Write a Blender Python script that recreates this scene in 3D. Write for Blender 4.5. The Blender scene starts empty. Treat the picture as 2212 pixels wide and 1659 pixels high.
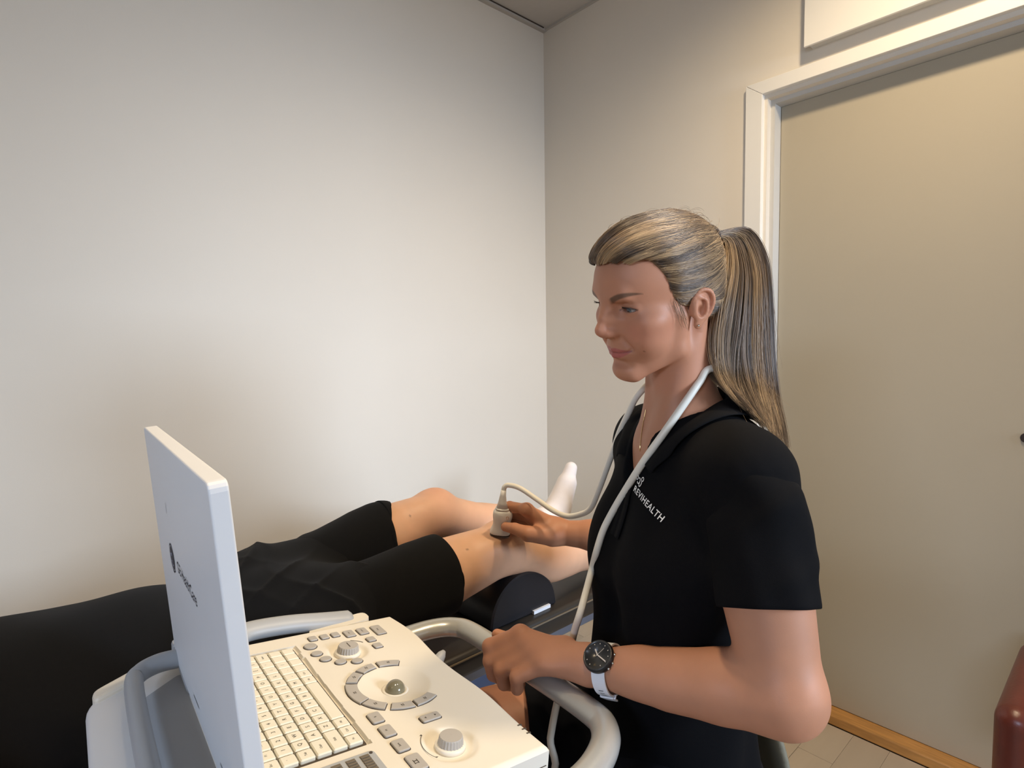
import bpy, bmesh, math, random
import numpy as np
from mathutils import Vector, Matrix
from mathutils.bvhtree import BVHTree

# ------------------------------------------------------------------ camera
CAM = np.array([0.0, 0.0, 1.24])
YAW, PITCH, ROLL, FPX = 0.732225606, -0.0651594537, -0.0133802485, 1230.14
def _cam_axes():
    cy, sy, cp, sp = math.cos(YAW), math.sin(YAW), math.cos(PITCH), math.sin(PITCH)
    f = np.array([sy*cp, cy*cp, sp]); r = np.array([cy, -sy, 0.0]); u = np.cross(r, f)
    cr, sr = math.cos(ROLL), math.sin(ROLL)
    return cr*r + sr*u, -sr*r + cr*u, f
CR, CU, CF = _cam_axes()
scene = bpy.context.scene
cam_data = bpy.data.cameras.new('camera'); cam_data.sensor_width = 36.0; cam_data.sensor_fit = 'HORIZONTAL'
cam_data.lens = 36.0*FPX/2212.0; cam_data.clip_start = 0.02; cam_data.clip_end = 50
cam = bpy.data.objects.new('camera', cam_data); scene.collection.objects.link(cam)
_m = Matrix.Identity(4)
for i in range(3):
    _m[i][0], _m[i][1], _m[i][2], _m[i][3] = CR[i], CU[i], -CF[i], CAM[i]
cam.matrix_world = _m
scene.camera = cam

# ------------------------------------------------------------------ world, daylight, downlights, exposure
world = bpy.data.worlds.new('world'); scene.world = world; world.use_nodes = True
world.node_tree.nodes['Background'].inputs[0].default_value = (0.62, 0.76, 1.0, 1)
world.node_tree.nodes['Background'].inputs[1].default_value = 0.25
def area_light(name, loc, target, sx, sy, energy, color):
    d = bpy.data.lights.new(name, 'AREA'); d.shape = 'RECTANGLE'; d.size = sx; d.size_y = sy; d.energy = energy; d.color = color
    o = bpy.data.objects.new(name, d); scene.collection.objects.link(o); o.location = loc
    o.rotation_euler = (Vector(target)-Vector(loc)).to_track_quat('-Z', 'Y').to_euler(); return o
def spot_light(name, loc, target, energy, color, angle, blend, radius=0.04):
    d = bpy.data.lights.new(name, 'SPOT'); d.energy = energy; d.color = color; d.spot_size = math.radians(angle); d.spot_blend = blend
    d.shadow_soft_size = radius
    o = bpy.data.objects.new(name, d); scene.collection.objects.link(o); o.location = loc
    o.rotation_euler = (Vector(target)-Vector(loc)).to_track_quat('-Z', 'Y').to_euler(); return o
CEIL = 2.68
area_light('daylight_window', (1.65, -3.4, 2.05), (1.0, 1.9, 1.30), 1.7, 1.0, 270, (0.66, 0.80, 1.0))
area_light('daylight_side_window', (-3.2, -0.55, 2.3), (0.2, 0.5, 0.95), 1.3, 1.0, 120, (0.60, 0.75, 1.0))
DOWNLIGHTS = [(1.22, 0.30, 66, 165), (0.52, 0.46, 34, 104), (0.30, 0.34, 17, 104)]
for _x, _y, _e, _a in DOWNLIGHTS:
    spot_light('downlight_beam', (_x, _y, CEIL-0.025), (_x, _y, 0), _e, (1.0, 0.79, 0.52), _a, 0.8, 0.06)
scene.view_settings.view_transform = 'Standard'
scene.view_settings.look = 'None'
scene.view_settings.gamma = 1.0
scene.view_settings.use_curve_mapping = False
scene.view_settings.exposure = 0.22

# ------------------------------------------------------------------ helpers
COL = scene.collection
def P(x, y, d):
    """a point at depth d (metres) along the photograph's sight line through x, y"""
    return CAM + (CR*((x-1106.0)/FPX) - CU*((y-829.5)/FPX) + CF)*d
def nrm(v):
    v = np.asarray(v, float); return v/np.linalg.norm(v)
MATS = {}
def mat(name, color, rough=0.5, metal=0.0, spec=0.5, noise=0.0, nscale=30.0, bump=0.0, bscale=200.0, sss=0.0, sssr=(0.012, 0.005, 0.003),
        sheen=0.0, coat=0.0, attr=None, emit=0.0, bdist=0.001):
    if name in MATS: return MATS[name]
    m = bpy.data.materials.new(name); m.use_nodes = True; nt = m.node_tree; b = nt.nodes['Principled BSDF']
    col = tuple(color)+(1.0,)
    b.inputs['Base Color'].default_value = col; b.inputs['Roughness'].default_value = rough
    b.inputs['Metallic'].default_value = metal; b.inputs['Specular IOR Level'].default_value = spec
    tc = None
    def coord():
        nonlocal tc
        if tc is None: tc = nt.nodes.new('ShaderNodeTexCoord')
        return tc.outputs['Object']
    if attr:
        a = nt.nodes.new('ShaderNodeAttribute'); a.attribute_name = attr; src = a.outputs['Color']
    else: src = None
    if noise:
        n = nt.nodes.new('ShaderNodeTexNoise'); n.inputs['Scale'].default_value = nscale; n.inputs['Detail'].default_value = 4
        nt.links.new(coord(), n.inputs['Vector'])
        mr = nt.nodes.new('ShaderNodeMapRange'); mr.inputs['To Min'].default_value = 1-noise; mr.inputs['To Max'].default_value = 1+noise
        nt.links.new(n.outputs['Fac'], mr.inputs['Value'])
        mx = nt.nodes.new('ShaderNodeMix'); mx.data_type = 'RGBA'; mx.blend_type = 'MULTIPLY'; mx.inputs[0].default_value = 1.0
        mx.inputs[6].default_value = col
        if src: nt.links.new(src, mx.inputs[6])
        nt.links.new(mr.outputs[0], mx.inputs[7]); src = mx.outputs[2]
    if src: nt.links.new(src, b.inputs['Base Color'])
    if bump:
        n2 = nt.nodes.new('ShaderNodeTexNoise'); n2.inputs['Scale'].default_value = bscale; n2.inputs['Detail'].default_value = 3
        nt.links.new(coord(), n2.inputs['Vector'])
        bp = nt.nodes.new('ShaderNodeBump'); bp.inputs['Strength'].default_value = bump; bp.inputs['Distance'].default_value = bdist
        nt.links.new(n2.outputs['Fac'], bp.inputs['Height']); nt.links.new(bp.outputs['Normal'], b.inputs['Normal'])
    if sss:
        b.inputs['Subsurface Weight'].default_value = sss; b.inputs['Subsurface Radius'].default_value = sssr; b.inputs['Subsurface Scale'].default_value = 1.0
    if sheen: b.inputs['Sheen Weight'].default_value = sheen
    if coat: b.inputs['Coat Weight'].default_value = coat; b.inputs['Coat Roughness'].default_value = 0.1
    if emit: b.inputs['Emission Color'].default_value = col; b.inputs['Emission Strength'].default_value = emit
    MATS[name] = m; return m
def srgb(r, g, b):
    f = lambda c: (c/255/12.92) if c/255 <= 0.04045 else ((c/255+0.055)/1.055)**2.4
    return (f(r), f(g), f(b))

def link(name, me, material=None, parent=None, smooth=None):
    o = bpy.data.objects.new(name, me); COL.objects.link(o)
    if material is not None:
        me.materials.clear(); me.materials.append(material)
    if parent is not None: o.parent = parent
    if smooth is not None and len(me.polygons):
        me.polygons.foreach_set('use_smooth', [smooth]*len(me.polygons))
    return o
def tag(o, label=None, cat=None, group=None, kind=None):
    if label: o['label'] = label
    if cat: o['category'] = cat
    if group: o['group'] = group
    if kind: o['kind'] = kind
    return o
def empty(name, loc=(0, 0, 0)):
    o = bpy.data.objects.new(name, None); COL.objects.link(o); o.location = loc; o.empty_display_size = 0.05; return o
def root_at(name, loc, label, cat, **k):
    """an Empty at the base of a thing; parts given in world coordinates are parented with the inverse translation"""
    return tag(empty(name, loc), label, cat, **k)
def attach(o, parent):
    o.parent = parent; o.matrix_parent_inverse = world_of(parent).inverted()
    return o
def world_of(o):
    m = Matrix.Translation(o.location)
    return m if o.parent is None else world_of(o.parent) @ o.matrix_parent_inverse @ m
def me_from(verts, faces, name='m'):
    me = bpy.data.meshes.new(name); me.from_pydata([tuple(map(float, v)) for v in verts], [], faces); me.update(); return me
def bm_mesh(bm, name='m'):
    me = bpy.data.meshes.new(name); bm.normal_update(); bm.to_mesh(me); bm.free(); return me
def box_me(lo, hi, bevel=0.0, seg=2):
    bm = bmesh.new(); bmesh.ops.create_cube(bm, size=1.0)
    lo, hi = np.array(lo, float), np.array(hi, float)
    for v in bm.verts: v.co = Vector(lo+(np.array(v.co)+0.5)*(hi-lo))
    if bevel > 0: bmesh.ops.bevel(bm, geom=list(bm.edges), offset=bevel, segments=seg, profile=0.5, affect='EDGES')
    return bm_mesh(bm)
def xform(me, fn):
    for v in me.vertices: v.co = Vector(fn(np.array(v.co)))
    me.update(); return me
def catmull(pts, n):
    """resample a polyline smoothly: Catmull-Rom, n points"""
    p = np.array(pts, float); p = np.vstack([2*p[0]-p[1], p, 2*p[-1]-p[-2]])
    m = len(p)-3; out = []
    for t in np.linspace(0, m-1e-9, n):
        i = int(t); f = t-i; a, b, c, d = p[i], p[i+1], p[i+2], p[i+3]
        out.append(0.5*((2*b)+(-a+c)*f+(2*a-5*b+4*c-d)*f*f+(-a+3*b-3*c+d)*f**3))
    return np.array(out)
def frames(path, up=(0, 0, 1)):
    t = np.gradient(path, axis=0); t /= np.linalg.norm(t, axis=1)[:, None]+1e-12
    ns = []; n = np.asarray(up, float)
    for k in range(len(path)):
        n = n-t[k]*(n@t[k]); n = n/(np.linalg.norm(n)+1e-12); ns.append(n.copy())
    return t, np.array(ns), np.cross(t, np.array(ns))
def tube_me(path, rad, seg=12, caps=True, up=(0, 0, 1), rb=None):
    """tube along path; rad scalar/array along the up normal, rb along the side (oval section)"""
    path = np.array(path, float); n = len(path); r1 = np.broadcast_to(np.asarray(rad, float), (n,)); r2 = r1 if rb is None else np.broadcast_to(np.asarray(rb, float), (n,))
    t, nn, bb = frames(path, up); a = np.linspace(0, 2*math.pi, seg, endpoint=False)
    V = path[:, None, :] + nn[:, None, :]*(np.cos(a)[None, :, None]*r1[:, None, None]) + bb[:, None, :]*(np.sin(a)[None, :, None]*r2[:, None, None])
    V = V.reshape(-1, 3); F = []
    for i in range(n-1):
        for j in range(seg):
            k = (j+1) % seg; F.append((i*seg+j, i*seg+k, (i+1)*seg+k, (i+1)*seg+j))
    if caps: F.append(tuple(range(seg-1, -1, -1))); F.append(tuple((n-1)*seg+j for j in range(seg)))
    return me_from(V, F)
def lathe_me(profile, seg=32, origin=(0, 0, 0), ax=(1, 0, 0), ay=(0, 1, 0), az=(0, 0, 1)):
    pr = np.array(profile, float); a = np.linspace(0, 2*math.pi, seg, endpoint=False); o, ax, ay, az = map(lambda q: np.array(q, float), (origin, ax, ay, az))
    V = []; F = []
    for r, z in pr:
        for t in a: V.append(o+ax*r*math.cos(t)+ay*r*math.sin(t)+az*z)
    for i in range(len(pr)-1):
        for j in range(seg):
            k = (j+1) % seg; F.append((i*seg+j, i*seg+k, (i+1)*seg+k, (i+1)*seg+j))
    F.append(tuple(range(seg-1, -1, -1))); F.append(tuple((len(pr)-1)*seg+j for j in range(seg)))
    return me_from(V, F)
def rounded_poly(pts, r, n=4):
    """round the corners of a 2D polygon"""
    pts = [np.array(p, float) for p in pts]; out = []; m = len(pts)
    rr = r if hasattr(r, '__len__') else [r]*m
    for i in range(m):
        p, a, b = pts[i], pts[i-1], pts[(i+1) % m]; u = nrm(a-p); w = nrm(b-p); q = rr[i]
        if q <= 0: out.append(p); continue
        q = min(q, 0.49*np.linalg.norm(a-p), 0.49*np.linalg.norm(b-p))
        p0, p2 = p+u*q, p+w*q
        for t in np.linspace(0, 1, n+1): out.append((1-t)**2*p0+2*t*(1-t)*p+t*t*p2)
    return out
def prism_me(poly, z0, z1, bevel=0.0, fn=None, seg=2):
    """2D polygon extruded from z0 to z1, top edge bevelled, mapped through fn"""
    bm = bmesh.new(); vs = [bm.verts.new((p[0], p[1], z0)) for p in poly]
    f = bm.faces.new(vs); bm.normal_update()
    if f.normal.z > 0: f.normal_flip()
    r = bmesh.ops.extrude_face_region(bm, geom=[f]); top = [g for g in r['geom'] if isinstance(g, bmesh.types.BMVert)]
    for v in top: v.co.z = z1
    bm.normal_update()
    if bevel > 0:
        ed = [e for e in bm.edges if all(abs(v.co.z-z1) < 1e-9 for v in e.verts)]
        bmesh.ops.bevel(bm, geom=ed, offset=bevel, segments=seg, profile=0.5, affect='EDGES')
    bmesh.ops.recalc_face_normals(bm, faces=bm.faces)
    if fn:
        for v in bm.verts: v.co = Vector(fn(np.array(v.co)))
    return bm_mesh(bm)
def join_me(meshes):
    bm = bmesh.new()
    for m in meshes: bm.from_mesh(m)
    for m in meshes: bpy.data.meshes.remove(m)
    return bm_mesh(bm)
def text_me(s, size, align='CENTER', offset=0.0, extrude=0.0, space=1.0):
    c = bpy.data.curves.new('t', 'FONT'); c.body = s; c.size = size; c.align_x = align; c.align_y = 'CENTER'; c.offset = offset; c.extrude = extrude
    c.space_character = space; c.resolution_u = 3
    o = bpy.data.objects.new('t', c); COL.objects.link(o)
    dg = bpy.context.evaluated_depsgraph_get(); me = bpy.data.meshes.new_from_object(o.evaluated_get(dg))
    bpy.data.objects.remove(o); bpy.data.curves.remove(c); return me
def letters(s, space=1.0, offset=0.0):
    """one flat mesh per character, set side by side; total width 1"""
    out = []; tot = None
    mx = lambda t: max(v.co.x for v in t.vertices)
    for i, c in enumerate(s):
        if c == ' ': continue
        pre = text_me(s[:i+1], 1.0, 'LEFT', offset, 0, space); me = text_me(c, 1.0, 'LEFT', offset, 0, space); d = mx(pre)-mx(me); tot = mx(pre); bpy.data.meshes.remove(pre)
        for v in me.vertices: v.co.x += d
        out.append(me)
    for me in out:
        for v in me.vertices: v.co /= tot
    return out
def auto_smooth(o, ang=35):
    me = o.data; me.polygons.foreach_set('use_smooth', [True]*len(me.polygons))
    bm = bmesh.new(); bm.from_mesh(me)
    for e in bm.edges:
        if len(e.link_faces) == 2: e.smooth = e.calc_face_angle(0) < math.radians(ang)
    bm.to_mesh(me); bm.free(); return o
# ------------------------------------------------------------------ signed-distance modelling (bodies, hair, garments)
class SDF:
    """ordered list of smooth-blended primitives; frame = (R, t): local = (p - t) @ R   (columns of R are the local axes)"""
    def __init__(self): self.p = []; self.fr = (np.eye(3), np.zeros(3), 1.0)
    def frame(self, R=None, t=None, s=1.0):
        self.fr = (np.eye(3) if R is None else np.asarray(R, float), np.zeros(3) if t is None else np.asarray(t, float), s); return self
    def _add(self, kind, c, rad, args, k, op):
        R, t, s = self.fr
        wc = R @ (np.asarray(c, float)*s)+t
        self.p.append((kind, wc, rad*s, args, k, op, self.fr))
    def cap(self, a, b, ra, rb=None, k=0.01, op='u'):
        a, b = np.asarray(a, float), np.asarray(b, float); rb = ra if rb is None else rb
        self._add('cap', (a+b)/2, np.linalg.norm(a-b)/2+max(ra, rb), (a, b, ra, rb), k, op); return self
    def chain(self, pts, rads, k=0.01, op='u'):
        for i in range(len(pts)-1): self.cap(pts[i], pts[i+1], rads[i], rads[i+1], k if i == 0 else min(k, 0.35*min(rads[i], rads[i+1])), op)
        return self
    def ell(self, c, r, k=0.01, op='u', rot=None):
        self._add('ell', c, max(r), (np.asarray(c, float), np.asarray(r, float), None if rot is None else np.asarray(rot, float)), k, op); return self
    def sph(self, c, r, k=0.01, op='u'): return self.ell(c, (r, r, r), k, op)
    def box(self, c, h, rnd=0.0, k=0.01, op='u', rot=None):
        self._add('box', c, float(np.linalg.norm(h)), (np.asarray(c, float), np.asarray(h, float), rnd, None if rot is None else np.asarray(rot, float)), k, op); return self
    def fun(self, c, rad, fn, k=0.01, op='u'):
        self._add('fun', c, rad, fn, k, op); return self
    @staticmethod
    def _d(kind, args, q):
        if kind == 'cap':
            a, b, ra, rb = args; a = a.astype(q.dtype); ab = (b-a).astype(q.dtype); w = q-a; t = np.clip(w @ (ab/(ab @ ab+1e-12)), 0, 1)
            w -= t[:, None]*ab; return np.sqrt(np.einsum('ij,ij->i', w, w))-(ra+(rb-ra)*t)
        if kind == 'ell':
            c, r, rot = args; r = r.astype(q.dtype); w = q-c.astype(q.dtype)
            if rot is not None: w = w @ rot.astype(q.dtype)
            w = w/r; k0 = np.sqrt(np.einsum('ij,ij->i', w, w)); w /= r; k1 = np.sqrt(np.einsum('ij,ij->i', w, w))
            return np.where(k0 < 1e-4, -r.min(), k0*(k0-1)/(k1+1e-9))
        if kind == 'box':
            c, h, rn, rot = args; w = q-c
            if rot is not None: w = w @ rot
            e = np.abs(w)-(h-rn); return np.linalg.norm(np.maximum(e, 0), axis=1)+np.minimum(e.max(axis=1), 0)-rn
        return args(q)
    def eval(self, pts, blocks=None, brad=0.0):
        """pts (nb, m, 3) grouped in blocks with centres `blocks` and radius brad"""
        nb, m, _ = pts.shape; pts = pts.astype(np.float32); d = np.full((nb, m), 1.0, np.float32)
        for kind, wc, rad, args, k, op, (R, t, s) in self.p:
            sel = np.nonzero(np.linalg.norm(blocks-wc, axis=1) < rad+brad+1.5*k*s+0.004)[0]
            if op == 'i': sel = np.arange(nb)
            if not len(sel): continue
            q = (pts[sel].reshape(-1, 3)-t.astype(np.float32)) @ (R/s).astype(np.float32)
            v = (self._d(kind, args, q)*s).reshape(len(sel), m); c = d[sel]; kk = k*s
            if op == 'u':
                h = np.maximum(kk-np.abs(c-v), 0)/max(kk, 1e-9); d[sel] = np.minimum(c, v)-h*h*kk*0.25
            elif op == 's':
                h = np.maximum(kk-np.abs(c+v), 0)/max(kk, 1e-9); d[sel] = np.maximum(c, -v)+h*h*kk*0.25
            elif op == 'i':
                h = np.maximum(kk-np.abs(c-v), 0)/max(kk, 1e-9); d[sel] = np.maximum(c, v)+h*h*kk*0.25
            elif op == 'a': d[sel] = c+v       # displacement
        return d
    def mesh(self, lo, hi, vox, inset=0.0, B=8):
        lo, hi = np.array(lo, float), np.array(hi, float); nblk = np.maximum(1, np.ceil((hi-lo)/(vox*B)).astype(int)); N = nblk*B+1
        g = [np.arange(n) for n in nblk]; bi = np.stack(np.meshgrid(*g, indexing='ij'), -1).reshape(-1, 3)
        cen = lo+(bi+0.5)*vox*B; hr = vox*B*0.5*math.sqrt(3)
        dc = self.eval(cen[:, None, :], cen, hr)[:, 0]
        act = np.abs(dc) < hr*1.4+0.003
        G = np.ones(tuple(N), np.float32)
        blkneg = bi[(~act) & (dc < 0)]
        for b in blkneg: G[b[0]*B:b[0]*B+B+1, b[1]*B:b[1]*B+B+1, b[2]*B:b[2]*B+B+1] = -1
        ba = bi[act]; o = np.stack(np.meshgrid(*[np.arange(B+1)]*3, indexing='ij'), -1).reshape(-1, 3)
        for s0 in range(0, len(ba), 1500):
            bb = ba[s0:s0+1500]; pts = lo+(bb[:, None, :]*B+o[None])*vox
            d = self.eval(pts, lo+(bb+0.5)*vox*B, hr)+inset
            idx = bb[:, None, :]*B+o[None]
            G[idx[..., 0], idx[..., 1], idx[..., 2]] = d
        return surface_nets(G, lo, vox)
def surface_nets(G, lo, vox):
    S = G < 0
    c = np.zeros(tuple(n-1 for n in G.shape), np.int8)
    for i in (0, 1):
        for j in (0, 1):
            for k in (0, 1): c += S[i:S.shape[0]-1+i, j:S.shape[1]-1+j, k:S.shape[2]-1+k]
    cells = np.argwhere((c > 0) & (c < 8)); vid = np.full(c.shape, -1, np.int32); vid[tuple(cells.T)] = np.arange(len(cells))
    acc = np.zeros((len(cells), 3)); cnt = np.zeros(len(cells))
    cor = [(i, j, k) for i in (0, 1) for j in (0, 1) for k in (0, 1)]
    val = {q: G[cells[:, 0]+q[0], cells[:, 1]+q[1], cells[:, 2]+q[2]].astype(float) for q in cor}
    for q in cor:
        for ax in range(3):
            if q[ax] == 0:
                r = list(q); r[ax] = 1; r = tuple(r); a, b = val[q], val[r]; m = (a < 0) != (b < 0)
                t = np.where(m, a/(a-b+1e-20), 0); p = np.tile(np.array(q, float), (len(cells), 1)); p[:, ax] = t
                acc[m] += p[m]; cnt[m] += 1
    V = lo+(cells+acc/np.maximum(cnt, 1)[:, None])*vox
    F = []
    for ax in range(3):
        a = [slice(None)]*3; b = [slice(None)]*3; a[ax] = slice(0, -1); b[ax] = slice(1, None)
        m = S[tuple(a)] != S[tuple(b)]; e = np.argwhere(m); s = S[tuple(e.T)]
        u, w = (ax+1) % 3, (ax+2) % 3
        ok = (e[:, u] > 0) & (e[:, w] > 0) & (e[:, u] < G.shape[u]-1) & (e[:, w] < G.shape[w]-1); e = e[ok]; s = s[ok]
        def v(du, dw):
            q = e.copy(); q[:, u] -= du; q[:, w] -= dw; return vid[tuple(q.T)]
        f = np.stack([v(1, 1), v(0, 1), v(0, 0), v(1, 0)], 1); f[~s] = f[~s][:, ::-1]
        F.append(f)
    return V, np.vstack(F)
def np_mesh(V, F, name='m', smooth=True):
    me = bpy.data.meshes.new(name); n = len(F); k = F.shape[1]
    me.vertices.add(len(V)); me.vertices.foreach_set('co', np.asarray(V, np.float32).ravel())
    me.loops.add(n*k); me.loops.foreach_set('vertex_index', F.astype(np.int32).ravel())
    me.polygons.add(n); me.polygons.foreach_set('loop_start', np.arange(0, n*k, k, dtype=np.int32))
    me.polygons.foreach_set('use_smooth', np.full(n, smooth)); me.update(calc_edges=True); me.validate(); return me
def cat_mesh(parts):
    V = np.vstack([p[0] for p in parts]); F = []; o = 0
    for p in parts: F.append(p[1]+o); o += len(p[0])
    return V, np.vstack(F)
def relax(V, F, it=1, lam=0.5):
    """light Laplacian smoothing"""
    for _ in range(it):
        acc = np.zeros_like(V); cnt = np.zeros(len(V))
        for i in range(4):
            a, b = F[:, i], F[:, (i+1) % 4]
            np.add.at(acc, a, V[b]); np.add.at(acc, b, V[a]); np.add.at(cnt, a, 1); np.add.at(cnt, b, 1)
        V = V+(acc/np.maximum(cnt, 1)[:, None]-V)*lam
    return V
def paint(me, name, colors):
    a = me.color_attributes.new(name, 'FLOAT_COLOR', 'POINT')
    c = np.ones((len(me.vertices), 4), np.float32); c[:, :3] = colors; a.data.foreach_set('color', c.ravel())
# ------------------------------------------------------------------ the room
YW, XW, XD = 1.90, 1.93, 2.00          # left wall face, door wall face, door leaf face
wall_m = mat('wall_paint', srgb(230, 222, 209), rough=0.75, spec=0.25, noise=0.025, nscale=3.0, bump=0.12, bscale=260, bdist=0.0008)
trim_m = mat('trim_white', srgb(238, 235, 228), rough=0.42, noise=0.02, nscale=8)
frame_m = mat('frame_grey', srgb(205, 203, 198), rough=0.5, noise=0.02, nscale=10)
def struct(name, me, m, parent=None, **k):
    o = link(name, me, m, parent); 
    if parent is None: o['kind'] = 'structure'
    return o
struct('wall_left', box_me((-2.3, YW, 0), (XW+.12, YW+.1, CEIL)), wall_m)
OY0, OY1, OZ = -.155, .867, 2.046     # door opening
struct('wall_right', join_me([box_me((XW, OY1, 0), (XW+.12, YW, CEIL)), box_me((XW, OY0, OZ), (XW+.12, OY1, CEIL)), box_me((XW, -1.5, 0), (XW+.12, OY0, CEIL))]), wall_m)
YB = -1.40                              # wall with the window, behind the camera
struct('wall_back', join_me([box_me((-2.3, YB-.1, 0), (XW+.12, YB, .86)), box_me((-2.3, YB-.1, 2.14), (XW+.12, YB, CEIL)), box_me((-2.3, YB-.1, .86), (.82, YB, 2.14)), box_me((1.86, YB-.1, .86), (XW+.12, YB, 2.14))]), wall_m)
struct('wall_side', join_me([box_me((-2.4, YB-.1, 0), (-2.3, YW+.1, .9)), box_me((-2.4, YB-.1, 2.14), (-2.3, YW+.1, CEIL)), box_me((-2.4, YB-.1, .9), (-2.3, -1.1, 2.14)), box_me((-2.4, .15, .9), (-2.3, YW+.1, 2.14))]), wall_m)
win2 = struct('window_2', join_me([box_me((-2.39, -1.1, .9), (-2.32, -1.04, 2.14)), box_me((-2.39, .09, .9), (-2.32, .15, 2.14)), box_me((-2.39, -1.04, .9), (-2.32, .09, .96)), box_me((-2.39, -1.04, 2.08), (-2.32, .09, 2.14))]), trim_m)
win = struct('window_1', join_me([box_me((.82, YB-.09, .86), (.88, YB-.02, 2.14)), box_me((1.80, YB-.09, .86), (1.86, YB-.02, 2.14)), box_me((.88, YB-.09, .86), (1.80, YB-.02, .92)), box_me((.88, YB-.09, 2.08), (1.80, YB-.02, 2.14))]), trim_m)
pane_m = bpy.data.materials.new('pane_glass'); pane_m.use_nodes = True
_nt = pane_m.node_tree; _nt.nodes.clear(); _o = _nt.nodes.new('ShaderNodeOutputMaterial'); _mx = _nt.nodes.new('ShaderNodeMixShader'); _tr = _nt.nodes.new('ShaderNodeBsdfTransparent'); _gl = _nt.nodes.new('ShaderNodeBsdfGlossy')
_gl.inputs['Roughness'].default_value = 0.03; _mx.inputs[0].default_value = 0.08
_nt.links.new(_tr.outputs[0], _mx.inputs[1]); _nt.links.new(_gl.outputs[0], _mx.inputs[2]); _nt.links.new(_mx.outputs[0], _o.inputs[0])
link('pane', box_me((.88, YB-.062, .92), (1.80, YB-.056, 2.08)), pane_m, win)
struct('ceiling', box_me((-2.4, YB-.1, CEIL), (XW+.12, YW+.1, CEIL+.1)), mat('ceiling_paint', srgb(196, 190, 182), rough=0.85, noise=0.03, nscale=40, bump=0.2, bscale=300))
link('pane', box_me((-2.362, -1.04, .96), (-2.356, .09, 2.08)), pane_m, win2)
# moulding where ceiling and left wall meet, its gap shadow a dark painted strip, and a slim one along the door wall
gap_m = mat('gap_shade', srgb(70, 62, 54), rough=0.9)
t1 = struct('trim_1', box_me((-2.3, YW-.020, CEIL-.012), (XW, YW, CEIL)), mat('ceiling_edge', srgb(190, 184, 176), rough=0.8))
link('gap_shade_strip', box_me((-2.3, YW-.0235, CEIL-.004), (XW-.02, YW-.0195, CEIL-.0005)), gap_m, t1)
struct('trim_2', box_me((XW-.012, YB, CEIL-.010), (XW, YW-.02, CEIL)), MATS['ceiling_edge'])
# floor: boards running away from the camera towards the door wall
floor = struct('floor', box_me((-2.4, YB-.1, -.06), (XW+.15, YW+.1, -.006)), mat('floor_joint', srgb(128, 114, 98), rough=0.8))
plank_ms = []
for i, c in enumerate(((178, 166, 152), (170, 158, 144), (184, 172, 158), (175, 164, 150))):
    m = mat('plank_%d' % i, srgb(*c), rough=0.55, noise=0.10, nscale=6.0, bump=0.15, bscale=60)
    mp_ = m.node_tree.nodes.new('ShaderNodeMapping'); mp_.inputs['Scale'].default_value = (0.35, 4.0, 1); tcn = [n for n in m.node_tree.nodes if n.type == 'TEX_COORD'][0]
    nz = [n for n in m.node_tree.nodes if n.type == 'TEX_NOISE'][0]; m.node_tree.links.new(tcn.outputs['Object'], mp_.inputs[0]); m.node_tree.links.new(mp_.outputs[0], nz.inputs['Vector'])
    plank_ms.append(m)
rg = random.Random(3); PW = .0985; LEN = 1.15
plank_me = [box_me((0, 0, -.006), (LEN-.0007, PW-.0007, 0), .0006, 1) for _ in plank_ms]
for q, m in zip(plank_me, plank_ms): q.materials.append(m)
y = .471-PW*24
while y < YW-.001:
    x = -2.4-rg.random()*LEN*.6; row_end = XW+.015
    while x < row_end-.02:
        x0, x1 = max(x, -2.4), min(x+LEN, row_end)
        if y > YB and x1-x0 > .03:
            k = rg.randrange(4)
            if x1-x0 > LEN-.001 and y+PW < YW: o = link('plank', plank_me[k], None, floor); o.location = (x0, y, 0)
            else: o = link('plank', box_me((0, 0, -.006), (x1-x0-.0007, min(PW, YW-y)-.0007, 0)), plank_ms[k], floor); o.location = (x0, y, 0)
        x += LEN
    y += PW
# door leaf, frame, casing, threshold
door = struct('door_1', box_me((XD, OY0+.012, .034), (XD+.045, OY1-.015, 2.032), .002, 1), mat('door_laminate', srgb(180, 170, 150), rough=0.5, spec=0.4, noise=0.03, nscale=2.0, bump=0.06, bscale=500))
jm = []
for z0, z1, y0, y1 in ((0, OZ, OY1-.014, OY1), (0, OZ, OY0, OY0+.014)): jm.append(box_me((1.955, y0, z0), (XD+.06, y1, z1)))
jm.append(box_me((1.955, OY0+.014, OZ-.014), (XD+.06, OY1-.014, OZ)))
link('frame', join_me(jm), frame_m, door)
link('frame', join_me([box_me((1.9305, OY1+.0005, 0), (1.9545, OY1+.012, OZ+.012)), box_me((1.9305, OY0-.012, OZ+.0005), (1.9545, OY1, OZ+.012))]), frame_m, door)
hd = link('door_handle', join_me([lathe_me([(0, 0), (.026, 0), (.026, .009), (.010, .011), (.010, .05), (0, .05)], 24, (XD, -.075, 1.02), (0, 1, 0), (0, 0, 1), (-1, 0, 0)), tube_me([(XD-.045, -.075, 1.02), (XD-.047, -.02, 1.02), (XD-.047, .055, 1.02)], .009, 12)]), mat('handle_steel', srgb(120, 116, 112), rough=0.3, metal=1.0), door)
link('lock_rose', lathe_me([(0, 0), (.013, 0), (.013, .006), (0, .006)], 20, (XD, .2000, .983), (0, 1, 0), (0, 0, 1), (-1, 0, 0)), mat('lock_dark', srgb(72, 62, 56), rough=0.4, metal=0.8), door)
casing = tag(empty('trim_3'), kind='structure')
c0, c1 = 1.912, 1.9300
def mitre(poly, name):
    o = link(name, prism_me(poly, 0, .018, .0016, fn=lambda p: (XW-p[2], p[0], p[1])), trim_m, casing); return o
yo, yi, zo, zi = .9331, .8771, 2.1014, 2.0586; ro, ri = OY0-.066, OY0-.010
mitre([(yo, 0), (yi, 0), (yi, zi-.0003), (yo, zo-.0006)], 'casing_board')
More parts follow.
